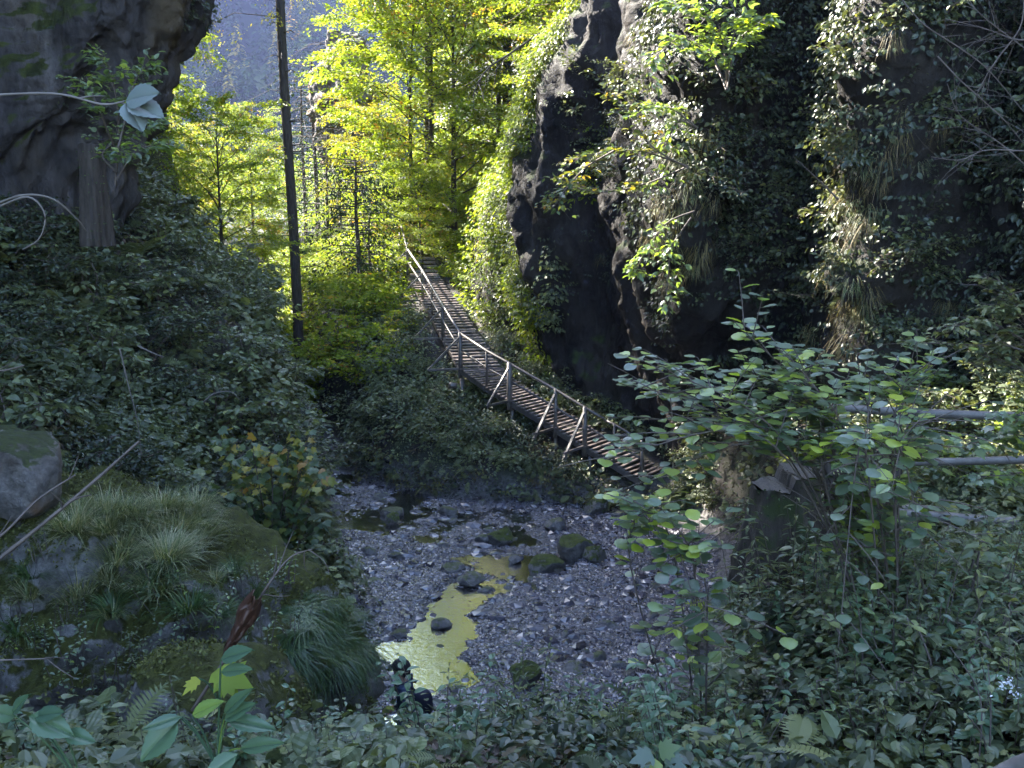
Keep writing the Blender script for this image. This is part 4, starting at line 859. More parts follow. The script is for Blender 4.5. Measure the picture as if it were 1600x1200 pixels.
# ------------------------------------------------------------------ trees in the sun
TRS = [make_tree('broadleaf_tree', '-', 10, .12, 3.6, 'leaf_bright', nl=34, per=60, leaf=.16, trunk=.14), make_tree('broadleaf_tree', '-', 9, .10, 3.2, 'leaf_bright', nl=32, per=60, leaf=.15, trunk=.11, lean=(.8, -.3)),
       make_tree('broadleaf_tree', '-', 8, .12, 3.0, 'leaf_autumn', nl=28, per=44, leaf=.15, trunk=.10)]
def put(proto, used, loc, rz, s, label):
    if not used: o = proto; o.location = tuple(loc); o.rotation_euler = (0, 0, rz); o.scale = (s, s, s); o['label'] = label; o['group'] = 'sunlit broadleaf trees'
    else: dup(proto, loc, rz, s, label, 'sunlit broadleaf trees')
tree_at = [(0, -9.7, 34.5, .55, 'airy yellow-green tree standing alone left of the tall bare trunk'), (1, -4.4, 44.5, 1.05, 'yellow-green tree just right of the tall bare trunk'), (0, -2.4, 43, 1.05, 'yellow-green tree above the top of the walkway'),
           (1, .4, 41, .95, 'leafy tree leaning over the hillside above the walkway'), (0, 3.2, 43, 1.0, 'yellow-green tree left of the brown trunk at the top'), (1, 5.6, 40, .95, 'yellow-green tree beside the brown trunk on top of the dark cliff'),
           (2, -6.6, 50, .72, 'orange and yellow autumn tree at the top behind the bare trunk'), (2, -16, 50, .5, 'autumn tree in the valley behind the airy tree'), (1, -13.2, 42, .5, 'low bright tree at the foot of the left rock wall'),
           (0, -.6, 47, 1.15, 'tall bright tree high in the middle of the hillside'), (1, 1.6, 37.5, .55, 'small bright tree drooping over the dark cliff nose'), (0, 7.5, 46, 1.1, 'bright tree behind the brown trunk, highest at the right'),
           (1, -3.4, 39.6, .42, 'small tree beside the yellow railing'), (0, -8.0, 38.2, .5, 'small bright tree below the tall bare trunk'), (2, -22, 66, .8, 'hazy autumn tree deep in the valley'), (0, -17, 68, .75, 'hazy yellow tree deep in the valley'), (1, -26, 78, 1.1, 'hazy tree deep in the valley beside the left rock wall')]
TRS.append(make_tree('tall_tree', '-', 24, .34, 4.6, 'leaf_bright', nl=44, per=46, leaf=.19, trunk=.26)); tree_at += [(3, -3.6, 46, .95, 'very tall tree whose crown rises out of the picture over the walkway'), (3, -.2, 44, .92, 'very tall tree on the hillside, its crown above the picture'), (3, 3.0, 47, .9, 'very tall tree standing highest on the hillside')]
seen = set()
for b_, x, y, s, lab in tree_at:
    put(TRS[b_], b_ in seen, on_ground(x, y) - (0, 0, .2), RNG.uniform(0, 6.28), s, lab); seen.add(b_)
for b_, loc, s_, lab in ((0, (3.4, 31.8, 11.2), .72, 'bright tree rooted on the cliff edge, overhanging the dark rock at the top'), (1, (1.9, 33.5, 9.0), .6, 'smaller bright tree rooted in the cliff shoulder above the walkway'), (1, (2.9, 30.3, 12.3), .55, 'low bright tree hanging over the top of the dark cliff nose'), (0, (5.3, 29.8, 14.0), .6, 'bright tree high on the dark cliff top right of the brown trunk')):
    dup(TRS[b_], loc, RNG.uniform(0, 6.28), s_, lab, 'sunlit broadleaf trees')
# hidden trees added on the left ridge: they break the sunlight into patches
for k, (x, y, s) in enumerate([(-17, 41.5, .9), (-13.6, 35.9, .5), (-15.5, 36.4, .6)]):
    dup(TRS[k % 2], on_ground(x, y) - (0, 0, .2), RNG.uniform(0, 6.28), s, 'tree added on the hidden left ridge to shade the gorge', 'added shade trees on the left ridge')
def bare_tree(name, label, base_px, top_px, Y, r0, r1, mat, nb=22, bl=.8, foliage=None, cat='tree', fl0=.7, leaf=.12, needles=10):
    b_ = P(*base_px, Y); b_ = on_ground(b_[0], Y) if on_ground(b_[0], Y)[2] < b_[2] else b_; tp = P(*top_px, Y); t = thing(name, label, cat, b_); q = tp - b_
    pts = smooth_line([(0, 0, -.5), q * .33 + (.04, 0, 0), q * .66 - (.03, 0, 0), q], 30); MB().add(*tube(pts, np.linspace(r0, r1, 30), 12, .03)).build('trunk', M[mat], t)
    mb = MB(); mbl = MB()
    for k in range(nb):
        h = RNG.uniform(.25, 1); i = h * 29; p0 = lerp(pts[int(i)], pts[min(29, int(i) + 1)], i % 1); a = RNG.uniform(0, 6.28); L_ = bl * RNG.uniform(.4, 1.3) * (1 + (h > fl0) * .8)
        d = np.array((math.cos(a), math.sin(a), 0)); e = [p0, p0 + d * L_ * .5 + (0, 0, .03 * L_), p0 + d * L_ + (0, 0, -.22 * L_)]; mb.add(*tube(e, [.022, .014, .005], 4, caps=False))
        if foliage and h > fl0:
            for j in range(5):
                c = lerp(e[0], e[2], .3 + .17 * j); spray(mbl, T1, c, d * .4 + np.array((RNG.normal() * .6, RNG.normal() * .6, -.9)), L_ * .45, .12, needles, leaf, thick=.05, flat=.8)
    mb.build('branches', M[mat], t)
    if foliage: mbl.build('needles', M[foliage], t, False)
    return t
bare_tree('spruce_tree', 'tall straight dark trunk rising through the valley, bare but for drooping twigs at the top', (464, 442), (430, -170), 36, .19, .14, 'bark', 46, 1.3, 'leaf_autumn', fl0=.76, leaf=.10, needles=16)
for k, (bx, by, tx, ty, Y, r, lab) in enumerate([(498, 400, 486, 95, 56, .16, 'thin grey bare conifer just right of the tall trunk'), (530, 390, 524, 60, 58, .15, 'thin bare conifer in front of the crag'), (478, 400, 470, 130, 60, .14, 'thin hazy conifer close behind the tall trunk'), (548, 380, 552, 150, 52, .12, 'thin bare conifer right of the crag'), (510, 420, 512, 210, 50, .10, 'short thin bare conifer below the crag')]):
    bare_tree('bare_conifer', lab, (bx, by), (tx, ty), Y, r, .04, 'bark', 46, 1.6, 'conifer', fl0=.25, leaf=.14, needles=5)
bare_tree('cliff_top_tree', 'thick brown sunlit trunk on top of the dark cliff at the upper edge', (888, 175), (880, -160), 33, .27, .22, 'bark_warm', 14, 1.2, None)
bare_tree('slender_tree', 'slender dark trunk with forked limbs at the top of the yellow foliage', (668, 110), (672, -120), 44.5, .10, .06, 'bark', 16, 1.8, None)
bare_tree('young_conifer', 'small dark conifer standing left of the top of the walkway', (560, 455), (556, 250), 35.5, .11, .03, 'bark', 60, .95, 'conifer', fl0=.3, leaf=.12, needles=9)
bare_tree('young_conifer', 'thin dark sapling trunk between the young conifer and the dark railing', (578, 450), (577, 340), 36.5, .06, .03, 'bark', 16, .6, 'conifer', fl0=.4, needles=8)
bigc, _ = bigrock('rock_crag', 'pale crag rising among trees to the right of the tall trunk', P(540, 165, 56), (1.5, 1.8, 3.4), 21, 'pale_rock', .6, .35, 5)
bigc2, _ = bigrock('rock_crag', 'dark crag above the yellow railing at the head of the walkway', P(640, 330, 46.5), (1.6, 1.4, 1.4), 22, 'cliff', .6, .25, 5)
# branch over the yellow foliage
def branch(name, label, pts, r0, r1, mat='twig', cat='branch', subs=0, sl=.4, nn=24, leaves=None, ls=.1, ln=0, group=None, tm=TL):
    t = thing(name, label, cat, pts[0], group=group); o_ = np.array(pts[0]); q = smooth_line(np.array(pts) - o_, nn); MB().add(*tube(q, np.linspace(r0, r1, nn) * (1 + .12 * RNG.uniform(-1, 1, nn)), 8, .12)).build('stem', M[mat], t)
    mb = MB(); ml = MB()
    for k in range(subs):
        i = int(RNG.uniform(.3, .98) * (nn - 1)); d = norm(norm(q[min(i + 1, nn - 1)] - q[i - 1]) * .8 + RNG.normal(size=3) * .6); L_ = sl * RNG.uniform(.4, 1.2)
        e = smooth_line([q[i], q[i] + d * L_ * .5 + RNG.normal(size=3) * .05 * L_, q[i] + d * L_], 5); mb.add(*tube(e, np.linspace(r1 * 1.1, r1 * .4, 5), 4, caps=False))
        if leaves and ln: spray(ml, tm, e[1], d * np.array((1, 1, .5)), L_ * .9, L_ * .3, ln, ls, thick=.01, flat=.3)
    if subs: mb.build('twigs', M[mat], t)
    if leaves and ln: ml.build('leaves', M[leaves], t, False)
    return t
branch('overhanging_branch', 'long dark branch reaching left from the brown trunk across the yellow foliage', [P(880, 30, 33), P(840, 55, 32), P(795, 85, 31.5), P(760, 110, 31), P(738, 150, 31)], .05, .015, 'bark', subs=16, sl=1.0)

for x, y, s_ in ((-14.2, 39.2, .75),): dup(TRS[3], on_ground(x, y) - (0, 0, .2), 1.0, s_, 'tall tree added on the hidden left ridge to shade the walkway', 'added shade trees on the left ridge')  # added behind the left cliff to shade the lower end of the walkway
# far wooded hill
n = 2600; fx = RNG.uniform(-260, 120, n); fy = RNG.uniform(190, 430, n); fz = far_h(fx, fy); mb = MB(); pt = np.stack([fx, fy, fz], -1); k = infr(pt, 200); pt = pt[k]; n = len(pt)
hs = RNG.uniform(7, 15, n); per = 60; a = RNG.uniform(0, 6.28, (n, per)); t_ = RNG.random((n, per)) ** .8; rr = hs[:, None] * .2 * (1 - t_) + .2
Pos = pt[:, None] + np.stack([rr * .35 * np.cos(a), rr * .35 * np.sin(a), t_ * hs[:, None]], -1); D = np.stack([np.cos(a), np.sin(a), np.full_like(a, -.45)], -1)
add_place(mb, T1, Pos.reshape(-1, 3), D.reshape(-1, 3), np.broadcast_to((0, 0, 1.0), (n * per, 3)) + RNG.normal(size=(n * per, 3)) * .3, (rr * 1.1 + .4).ravel(), rnd=np.clip(np.repeat(RNG.random(n) ** 3, per) * .9 + RNG.random(n * per) * .1, 0, 1))
kind(mb.build('far_forest', leaf_mat('far_forest', [(0, (.014, .03, .016)), (.7, (.035, .06, .02)), (.9, (.16, .15, .03)), (1, (.4, .22, .05))], trans=.1, vary=.1, size=.03, rough=1.0, spec=0.0), None, False), 'stuff')
n = 260; fx = RNG.uniform(-60, 15, n); fy = RNG.uniform(68, 150, n); fz = height(fx, fy); pt = np.stack([fx, fy, fz], -1); n = len(pt); hs = RNG.uniform(4, 8, n); per = 260; a = RNG.uniform(0, 6.28, (n, per)); t_ = RNG.random((n, per)); rr = hs[:, None] * .28 * np.sin(np.pi * np.clip(t_ * .9 + .1, 0, 1)) * RNG.random((n, per)) ** .4
mb = MB(); Pos = pt[:, None] + np.stack([rr * np.cos(a), rr * np.sin(a), t_ * hs[:, None]], -1); D = np.stack([np.cos(a), np.sin(a), np.full_like(a, -.3)], -1)
add_place(mb, T1, Pos.reshape(-1, 3), D.reshape(-1, 3), RNG.normal(size=(n * per, 3)) * .5 + np.array((0, 0, 1.0)), .42, rnd=np.clip(np.repeat(RNG.random(n), per) * .8 + RNG.random(n * per) * .2, 0, 1))
kind(mb.build('valley_wood', M['leaf_bright'], None, False), 'stuff')

# ================================================================== NEARER PLANTS
def T_offset(o, p): o.location = tuple(float(v) for v in p); return o
# hazel in the right foreground, built stem by stem
TOV = T_oval(11, .8)
hz = thing('hazel_bush', 'tall hazel bush with large round leaves in front of the mossy stump', 'bush', on_ground(2.0, 7.0)); ho = np.array(hz.location)
hst = [((1250, 930, 5.4), (1200, 700, 5.3), (1145, 500, 5.2)), ((1230, 930, 5.2), (1100, 720, 5.0), (985, 565, 4.9)), ((1220, 940, 5.1), (1100, 790, 4.9), (945, 722, 4.8)), ((1240, 930, 5.4), (1150, 740, 5.3), (1045, 575, 5.3)),
       ((1260, 930, 5.5), (1250, 740, 5.4), (1215, 545, 5.4)), ((1280, 930, 5.2), (1310, 760, 5.1), (1255, 590, 5.0)), ((1300, 920, 5.3), (1370, 740, 5.2), (1425, 570, 5.2)), ((1290, 930, 5.1), (1370, 770, 5.0), (1465, 680, 4.9)),
       ((1210, 950, 4.9), (1120, 860, 4.7), (990, 800, 4.7)), ((1230, 950, 4.8), (1150, 900, 4.6), (1060, 870, 4.5)), ((1290, 940, 4.9), (1340, 850, 4.8), (1330, 760, 4.8)), ((1200, 940, 5.1), (1090, 760, 5.2), (1000, 655, 5.2)),
       ((1240, 980, 4.6), (1180, 960, 4.4), (1100, 985, 4.2)), ((1300, 960, 4.7), (1380, 890, 4.6), (1440, 850, 4.5)), ((1260, 920, 5.6), (1290, 700, 5.6), (1340, 600, 5.6)), ((1250, 960, 4.7), (1290, 900, 4.5), (1310, 1010, 4.1)), ((1230, 930, 5.5), (1190, 760, 5.5), (1090, 670, 5.5))]
def _hz(st):
    a, b, c = st
    if c[1] > 780 and c[0] < 1200: return ((1110 + .1 * (a[0] - 1230), 965, a[2]), ((1110 + c[0]) / 2, (965 + c[1]) / 2 - 30, b[2]), c)
    return ((1390 + .5 * (a[0] - 1250), 915, a[2]), (.4 * c[0] + .6 * 1390 - 10, min(690, b[1] - 40), b[2]), c)
hst = [tuple((q[0], q[1], q[2] * 1.32) for q in _hz(st)) for st in hst]
mbs, mbl = MB(), MB()
for a_, b_, c_ in hst + [((a[0] + RNG.normal() * 25, a[1], a[2] + .25), (b[0] + RNG.normal() * 35, b[1] + RNG.normal() * 20, b[2] + .3), (c[0] + RNG.normal() * 35, c[1] + 25 + RNG.normal() * 20, c[2] + .3)) for a, b, c in hst if c[1] < 830]:
    p0 = P(*a_); p0[2] = on_ground(p0[0], p0[1])[2] - .05; pts = smooth_line([p0, P(*b_), P(*c_)], 22) - ho; mbs.add(*tube(pts, np.linspace(.0085, .0025, 22), 6, caps=False))
    def leaf_on(p_, tg, k, s):
        sd = np.array((-tg[1], tg[0], 0)) if abs(tg[2]) < .8 else np.array((math.cos(k * 1.9), math.sin(k * 1.9), 0)); sd = sd / (np.linalg.norm(sd) + 1e-9)
        if abs(tg[2]) < .9 and RNG.random() < .5: sd = norm(sd + np.array((RNG.normal(), RNG.normal() * .7, 0)) * .6)
        d = norm(sd * (1 if k % 2 else -1) + tg * .4 + np.array((0, 0, RNG.uniform(-.28, .05)))); q_ = p_ + d * .02
        mbs.add(*tube([p_, q_], [.0022, .0015], 3, caps=False))
        pu, pv_ = proj((q_ + ho)[None]); pu, pv_ = pu[0], pv_[0]
        if (1140 < pu < 1310 and 715 < pv_ < 880 and RNG.random() < .93) or (pu > 1330 and (630 < pv_ < 665 or 705 < pv_ < 735) and RNG.random() < .75) or (pu < 960 or pu > 1470) and RNG.random() < .7 or (pv_ > 860 and RNG.random() < .45) or RNG.random() < .12: return
        add_place(mbl, TR if RNG.random() < .7 else TOV, q_[None], d[None], norm(np.array((0, -.12, 1.)) + RNG.normal(size=3) * .17)[None], np.array([s]), rnd=np.array([RNG.random()]), wscale=RNG.uniform(.8, .98))
    for k in range(5, 22):
        tg = norm(pts[min(k + 1, 21)] - pts[k - 1]); leaf_on(pts[k], tg, k, RNG.uniform(.08, .13) * (1.15 - .3 * k / 22))
        if k < 20:
            d = norm(tg * .6 + np.array((RNG.normal() * .9, RNG.normal() * .5, RNG.uniform(0, .5)))); L_ = RNG.uniform(.15, .5); e = smooth_line([pts[k], pts[k] + d * L_ * .5, pts[k] + d * L_ + (0, 0, -.03)], 7); mbs.add(*tube(e, np.linspace(.005, .002, 7), 4, caps=False))
            for j in range(1, 7): leaf_on(e[j], norm(e[j] - e[j - 1]), j + k // 2, RNG.uniform(.07, .11))
mbs.build('stems', M['twig'], hz); mbl.build('leaves', M['leaf_hazel'], hz, True)

# leafy herbs filling the foreground
hb_ = [make_herb('leafy_herb', '-', .75, 7, .11, 'leaf_big', TL, pairs=8), make_herb('leafy_herb', '-', .6, 8, .085, 'leaf_hazel', TL, pairs=9), make_herb('leafy_herb', '-', .9, 6, .13, 'leaf_pale_green', T_leaf(.26), pairs=11), make_herb('leafy_herb', '-', .55, 6, .10, 'leaf_pale_green', TM, pairs=6)]
used = set()
def herbs(n, px, label, group, yr, s0=.6, s1=1.1, protos=hb_, sep=.3):
    pts = []
    for _ in range(n * 3):
        if len(pts) >= n: break
        g_ = ground_at(RNG.uniform(px[0], px[2]), RNG.uniform(px[1], px[3]), 2.0, 30)
        if yr[0] < g_[1] < yr[1]: pts.append(g_)
    for k, q in enumerate(pts):
        o = protos[k % len(protos)]; key = o.name; s_ = RNG.uniform(s0, s1)
        if key not in used: used.add(key); T_offset(o, q); o['label'] = label; o['group'] = group; o.scale = (s_,) * 3
        else: dup(o, q, RNG.uniform(0, 6.28), s_, label, group, (RNG.normal() * .1, RNG.normal() * .1))
def herbs_xy(n, x0, x1, y0, y1, label, group, s0, s1, protos=hb_):
    for k in range(n):
        Y = RNG.uniform(y0, y1); q = on_ground(RNG.uniform(x0, x1) * Y, Y); o = protos[k % len(protos)]; s_ = RNG.uniform(s0, s1)
        if -.13 < q[0] / Y < -.08 and Y > 6.3: s_ *= .55
        if .21 < q[0] / Y < .33 and Y > 5: s_ *= .55
        if o.name not in used: used.add(o.name); T_offset(o, q); o['label'] = label; o['group'] = group; o.scale = (s_,) * 3
        else: dup(o, q, RNG.uniform(0, 6.28), s_, label, group, (RNG.normal() * .1, RNG.normal() * .1))
herbs_xy(70, -.17, .22, 6.0, 8.6, 'leafy herb in the dense strip along the bottom edge', 'herbs along the bottom edge', .6, 1.05)
herbs_xy(26, .17, .42, 5.2, 6.7, 'leafy herb round the feet of the hazel stems', 'herbs under the hazel', .8, 1.2)
herbs_xy(7, -.15, -.085, 8.6, 9.8, 'taller herb hiding the legs of the person', 'herbs in front of the person', 1.2, 1.4)
print('herbs ok')
herbs(44, (1000, 960, 1620, 1290), 'leafy herb in the dark tangle at the lower right', 'herbs at the lower right', (2.5, 9), .5, 1.0)
herbs(20, (1120, 960, 1400, 1040), 'leafy herb round the feet of the hazel stems', 'herbs under the hazel', (4, 9), .8, 1.2)
herbs(22, (950, 860, 1160, 1060), 'leafy herb at the edge of the gravel below the hazel', 'herbs beside the gravel', (6, 15), .6, 1.0)
herbs(22, (1380, 880, 1640, 1000), 'leafy herb growing below the log fence', 'herbs below the fence', (6, 9.4), .4, .8)
herbs(26, (20, 1120, 600, 1270), 'leafy herb in the hollow at the bottom left', 'herbs at the bottom left', (3, 9), .4, .8)
sr_ = [make_shrub('bank_shrub', '-', .8, .6, 7, 520, .09, 'leaf_shade', TL) for _ in range(2)] + [make_shrub('bank_shrub', '-', .7, .6, 7, 420, .085, 'leaf_hazel', TR)]
def series_px(protos, lst, label, group, smin, smax, cliff=False, left=False, tilt=.12):
    pts = []
    for px, py in lst:
        if cliff:
            v_, n_ = cliff_at(px, py, left); pts.append(v_ - n_ * .1)
        else: pts.append(ground_at(px, py, 2.5, 80))
    series(protos, pts, label, group, smin, smax, tilt)
series_px(sr_, [(RNG.uniform(1330, 1600), RNG.uniform(560, 700)) for _ in range(20)] + [(RNG.uniform(1440, 1600), RNG.uniform(740, 800)) for _ in range(6)], 'low leafy shrub on the bank behind the log fence', 'shrubs behind the fence', .5, 1.1)
series_px([make_shrub('bank_shrub', '-', .9, .7, 8, 620, .09, 'leaf_shade', TL), make_shrub('bank_shrub', '-', .8, .6, 7, 420, .10, 'leaf_dark', TL)], [(RNG.uniform(1040, 1600), RNG.uniform(930, 1180)) for _ in range(18)], 'dark leafy shrub in the tangle at the lower right', 'shrubs at the lower right', .5, .95)
fe2 = [make_fern('fern', '-', 7, .55, 'leaf_hazel'), make_fern('fern', '-', 8, .6, 'leaf_shade')]
series_px(fe2, [(1470, 800), (1540, 770), (1590, 790), (1500, 850), (1120, 960), (1330, 1010), (1440, 900), (1180, 1090), (1390, 1140), (1010, 1120)], 'fern among the herbs of the right bank', 'ferns on the right bank', .6, 1.1, tilt=.3)
# yellowing maple bush between outcrop and stream
mp_ = thing('maple_bush', 'maple bush with lobed leaves turning yellow at the stream edge behind the outcrop', 'bush', P(430, 905, 14.0)); mo_ = np.array(mp_.location); mbs, mbl = MB(), MB()
for k in range(46):
    tp = P(RNG.uniform(335, 505), RNG.uniform(665, 860), RNG.uniform(13.2, 14.6)) - mo_
    if k < 6: tp = P(455 + 5 * k, 670 + 8 * k, 14) - mo_
    pts = smooth_line([(RNG.normal() * .1, RNG.normal() * .1, -.4), tp * .5 + (0, 0, .1), tp], 12); mbs.add(*tube(pts, np.linspace(.012, .003, 12), 4, caps=False))
    for j in range(4, 12):
        for _ in range(3):
            a = RNG.uniform(0, 6.28); d = norm(np.array((math.cos(a), math.sin(a), -.35))); add_place(mbl, TM, (pts[j] + d * .04 + RNG.normal(size=3) * .05)[None], d[None], norm(np.array((0, -.5, 1.)) + RNG.normal(size=3) * .4)[None], np.array([RNG.uniform(.09, .16)]), rnd=np.array([np.clip(RNG.random() * .75 + (.25 if pts[j][2] > 1.4 else 0), 0, 1)]))
mbs.build('stems', M['twig'], mp_); mbl.build('leaves', M['leaf_maple'], mp_, False)

# ------------------------------------------------------------------ grass on the outcrop
_ou, _ov = proj(OCV)
def outcrop_at(px, py):
    k = np.where((np.abs(_ou - px) < 12) & (np.abs(_ov - py) < 12))[0]
    if len(k) == 0: return ground_at(px, py)
    return OCV[k[np.argmin(OCV[k, 1])]]
gt = [make_grass('grass_tuft', '-', 240, .42, .14, .95, 'grass', .007), make_grass('grass_tuft', '-', 200, .36, .12, 1.1, 'grass', .006)]
def tufts(protos, pts, label, group, s0, s1, tilt=.2):
    for k, q in enumerate(pts):
        o = protos[k % len(protos)]; s_ = RNG.uniform(s0, s1)
        if 'group' not in o: T_offset(o, q); o.scale = (s_,) * 3; o['label'] = label; o['group'] = group
        else: dup(o, q, RNG.uniform(0, 6.28), s_, label, group, (RNG.normal() * tilt, RNG.normal() * tilt))
tufts(gt[:2], [outcrop_at(RNG.uniform(110, 325), 785 + abs(RNG.normal()) * 42 + abs(x_ - 200) * .1) for x_ in RNG.uniform(110, 325, 46)], 'grass tuft in the shaggy pale mat on top of the outcrop', 'grass mat on the outcrop', .7, 1.15)
tufts([make_grass('grass_tuft', '-', 160, .30, .08, 1.2, 'grass_green', .006), make_grass('grass_tuft', '-', 130, .28, .07, 1.1, 'grass', .006)], [outcrop_at(*q) for q in [(40, 900), (60, 925), (365, 885), (340, 900), (240, 890), (225, 905), (185, 945), (265, 915), (300, 950), (320, 975), (345, 960), (180, 960), (20, 985), (120, 930), (390, 930)]], 'separate small grass tuft on the face of the outcrop', 'small tufts on the outcrop face', .7, 1.2)
tufts([make_grass('hanging_tuft', '-', 300, .5, .18, .9, 'grass_green', .006, hang=.75, lean=(.6, -.5)), make_grass('hanging_tuft', '-', 260, .5, .16, .9, 'grass_green', .006, hang=.6, lean=(.4, -.8))],
      [outcrop_at(RNG.uniform(455, 560), RNG.uniform(930, 1040)) for _ in range(26)], 'green grass hanging over the right shoulder of the outcrop', 'hanging grass on the outcrop', .7, 1.1, .1)
tufts([make_grass('grass_tuft', '-', 200, .36, .12, 1.0, 'grass', .007)], [ground_at(*q) for q in [(60, 660), (95, 640), (120, 690), (150, 720), (110, 740), (160, 690)]], 'dry grass tuft on the slope above the pale boulder', 'dry tufts above the pale boulder', .8, 1.3)
bl_ = [make_herb('small_herb', '-', .22, 6, .05, 'leaf_shade', TL, pairs=4, r=.12), make_herb('small_herb', '-', .3, 5, .06, 'leaf_hazel', TL, pairs=5, r=.12)]
tufts(bl_, [outcrop_at(RNG.uniform(0, 520), RNG.uniform(850, 1090)) for _ in range(34)], 'small leafy herb rooted in a crack of the outcrop', 'herbs in the cracks of the outcrop', .6, 1.2)

# ------------------------------------------------------------------ plants on the right cliff
hg = [make_grass('hanging_grass', '-', 130, .42, .2, .35, 'hanging_grass', .007, hang=.97, lean=(-.5, -.6)), make_grass('hanging_grass', '-', 110, .38, .22, .4, 'hanging_grass', .007, hang=.95, lean=(-.7, -.3)), make_grass('hanging_grass', '-', 120, .35, .2, .6, 'grass', .007, hang=.85, lean=(-.3, -.6))]
def hangers(lst, lab, grp, s0=.7, s1=1.2):
    pts = [cliff_at(px, py)[0] for px, py in lst]
    for k, q in enumerate(pts):
        o = hg[k % 3]; s_ = RNG.uniform(s0, s1)
        if 'group' not in o: T_offset(o, q); o['label'] = lab; o['group'] = grp; o.scale = (s_,) * 3
        else: dup(o, q, RNG.normal() * .4, s_, lab, grp, (RNG.normal() * .1, RNG.normal() * .1))
hangers([(RNG.normal(1075 - abs(v_ - 300) * .12, 22), v_) for v_ in np.linspace(215, 440, 16)], 'dry grass hanging from the sunlit bulge of the dark cliff', 'hanging grass on the middle bulge')
hangers([(RNG.normal(1335 + (300 - v_) * .1, 28), v_) for v_ in np.linspace(230, 560, 18)], 'grass hanging down the long right-hand cliff rib', 'hanging grass on the right rib')
hangers([(1478, 475), (1485, 485), (1470, 480), (1492, 478)], 'tuft of golden grass hanging from the small ledge above the fence', 'golden grass above the fence', .5, .7)
hangers([(930, 395), (935, 250), (1030, 440), (1400, 210), (1410, 180), (1440, 260), (1470, 200), (985, 60), (960, 130), (1420, 240), (1395, 60)], 'small clump of grass hanging on the dark cliff face', 'lone grass clumps on the cliff', .5, .9)
csh = [make_shrub('cliff_shrub', '-', .9, .8, 7, 420, .11, 'leaf_shade', TL), make_shrub('cliff_shrub', '-', .8, .9, 7, 520, .085, 'leaf_dark', TL), make_shrub('cliff_shrub', '-', .9, .7, 7, 420, .10, 'leaf_shade', TL)]
lst = [(RNG.uniform(1100, 1330), RNG.uniform(110, 520)) for _ in range(30)] + [(RNG.uniform(1380, 1600), RNG.uniform(30, 560)) for _ in range(26)] + [(RNG.uniform(870, 990), RNG.uniform(120, 300)) for _ in range(12)]
series_px(csh, lst, 'dark leafy shrub rooted in the face of the cliff', 'shrubs on the dark cliff', .5, 1.1, cliff=True, tilt=.5)
# two saplings hanging in front of the dark cliff
def leafy_branches(name, label, strokes, Y, leafmat, ls, tm, n, mat='twig', spl=.35, r=.02, cat='sapling'):
    t = thing(name, label, cat, P(*strokes[0][0], Y)); o_ = np.array(t.location); mbs, mbl = MB(), MB()
    for st in strokes:
        q = smooth_line([P(px, py, Y + RNG.uniform(-.4, .4)) - o_ for px, py in st], 16); mbs.add(*tube(q, np.linspace(r, .005, 16), 5, .05, caps=False))
        for k in range(4, 16, 1):
            for s_ in (-1, 1):
                tg = norm(q[min(15, k + 1)] - q[k - 1]); d = norm(tg * .6 + np.array((RNG.normal(), RNG.normal() * .6, RNG.uniform(-.3, .3))) * .8); L_ = spl * RNG.uniform(.4, 1.2); mbs.add(*tube([q[k], q[k] + d * L_], [.006, .003], 3, caps=False))
                spray(mbl, tm, q[k], d * np.array((1, 1, .6)), L_ * 1.05, L_ * .32, n, ls, thick=.015, flat=.35)
    mbs.build('stems', M[mat], t); mbl.build('leaves', M[leafmat], t, False); return t
leafy_branches('autumn_sapling', 'thin branches with yellowing leaves reaching left across the dark cliff', [[(1075, 260), (1010, 238), (960, 235), (895, 250)], [(1070, 262), (1000, 290), (930, 300), (870, 278)], [(1075, 262), (1020, 230), (985, 180), (960, 150)], [(960, 235), (915, 262), (880, 300), (870, 318)]], 19.0, 'leaf_maple', .12, TL, 6)
leafy_branches('ash_sapling', 'sapling with fresh green leaves growing upright from the top of the middle bulge', [[(1135, 140), (1110, 90), (1060, 60), (1010, 110)], [(1135, 140), (1130, 70), (1100, 20), (1050, 5)], [(1135, 140), (1140, 80), (1150, 30), (1130, -30)], [(1135, 140), (1120, 100), (1085, 30), (1070, -20)], [(1136, 140), (1150, 70), (1180, 40), (1195, 30)]], 18.3, 'leaf_hazel', .15, TL, 7, spl=.4)
leafy_branches('cliff_sapling', 'leafy sapling drooping over the left face of the middle bulge', [[(1090, 200), (1060, 190), (1040, 230), (1025, 290)], [(1085, 330), (1040, 350), (1005, 400), (995, 425)], [(1080, 340), (1050, 385), (1045, 420), (1040, 470)], [(1090, 200), (1050, 170), (1025, 165), (1005, 175)]], 19.2, 'leaf_hazel', .12, TL, 7)
leafy_branches('rock_sapling', 'green sapling growing from the left rock wall above the dark stump', [[(180, 290), (185, 190), (175, 120), (165, 90)], [(185, 230), (210, 130), (225, 110)], [(183, 240), (150, 160), (135, 120)], [(183, 280), (215, 235), (265, 225)], [(183, 270), (160, 240), (200, 210), (240, 190)]], 15.5, 'leaf_hazel', .11, TL, 7)
leafy_branches('bank_sapling', 'broad leafy shrub leaning in from the right edge above the fence', [[(1640, 560), (1580, 520), (1530, 500), (1490, 515)], [(1640, 580), (1590, 545), (1540, 540), (1430, 535)], [(1640, 600), (1600, 500), (1560, 480)], [(1640, 640), (1600, 580), (1560, 560)], [(1640, 520), (1600, 480), (1560, 440)]], 12.5, 'leaf_shade', .10, TL, 8)
leafy_branches('maple_sapling', 'drooping green maple sapling at the right edge between the fence rails', [[(1660, 760), (1610, 700), (1560, 680), (1530, 690)], [(1660, 760), (1600, 740), (1540, 745)], [(1660, 720), (1610, 680), (1580, 650)]], 8.5, 'leaf_hazel', .09, TM, 5, spl=.25)
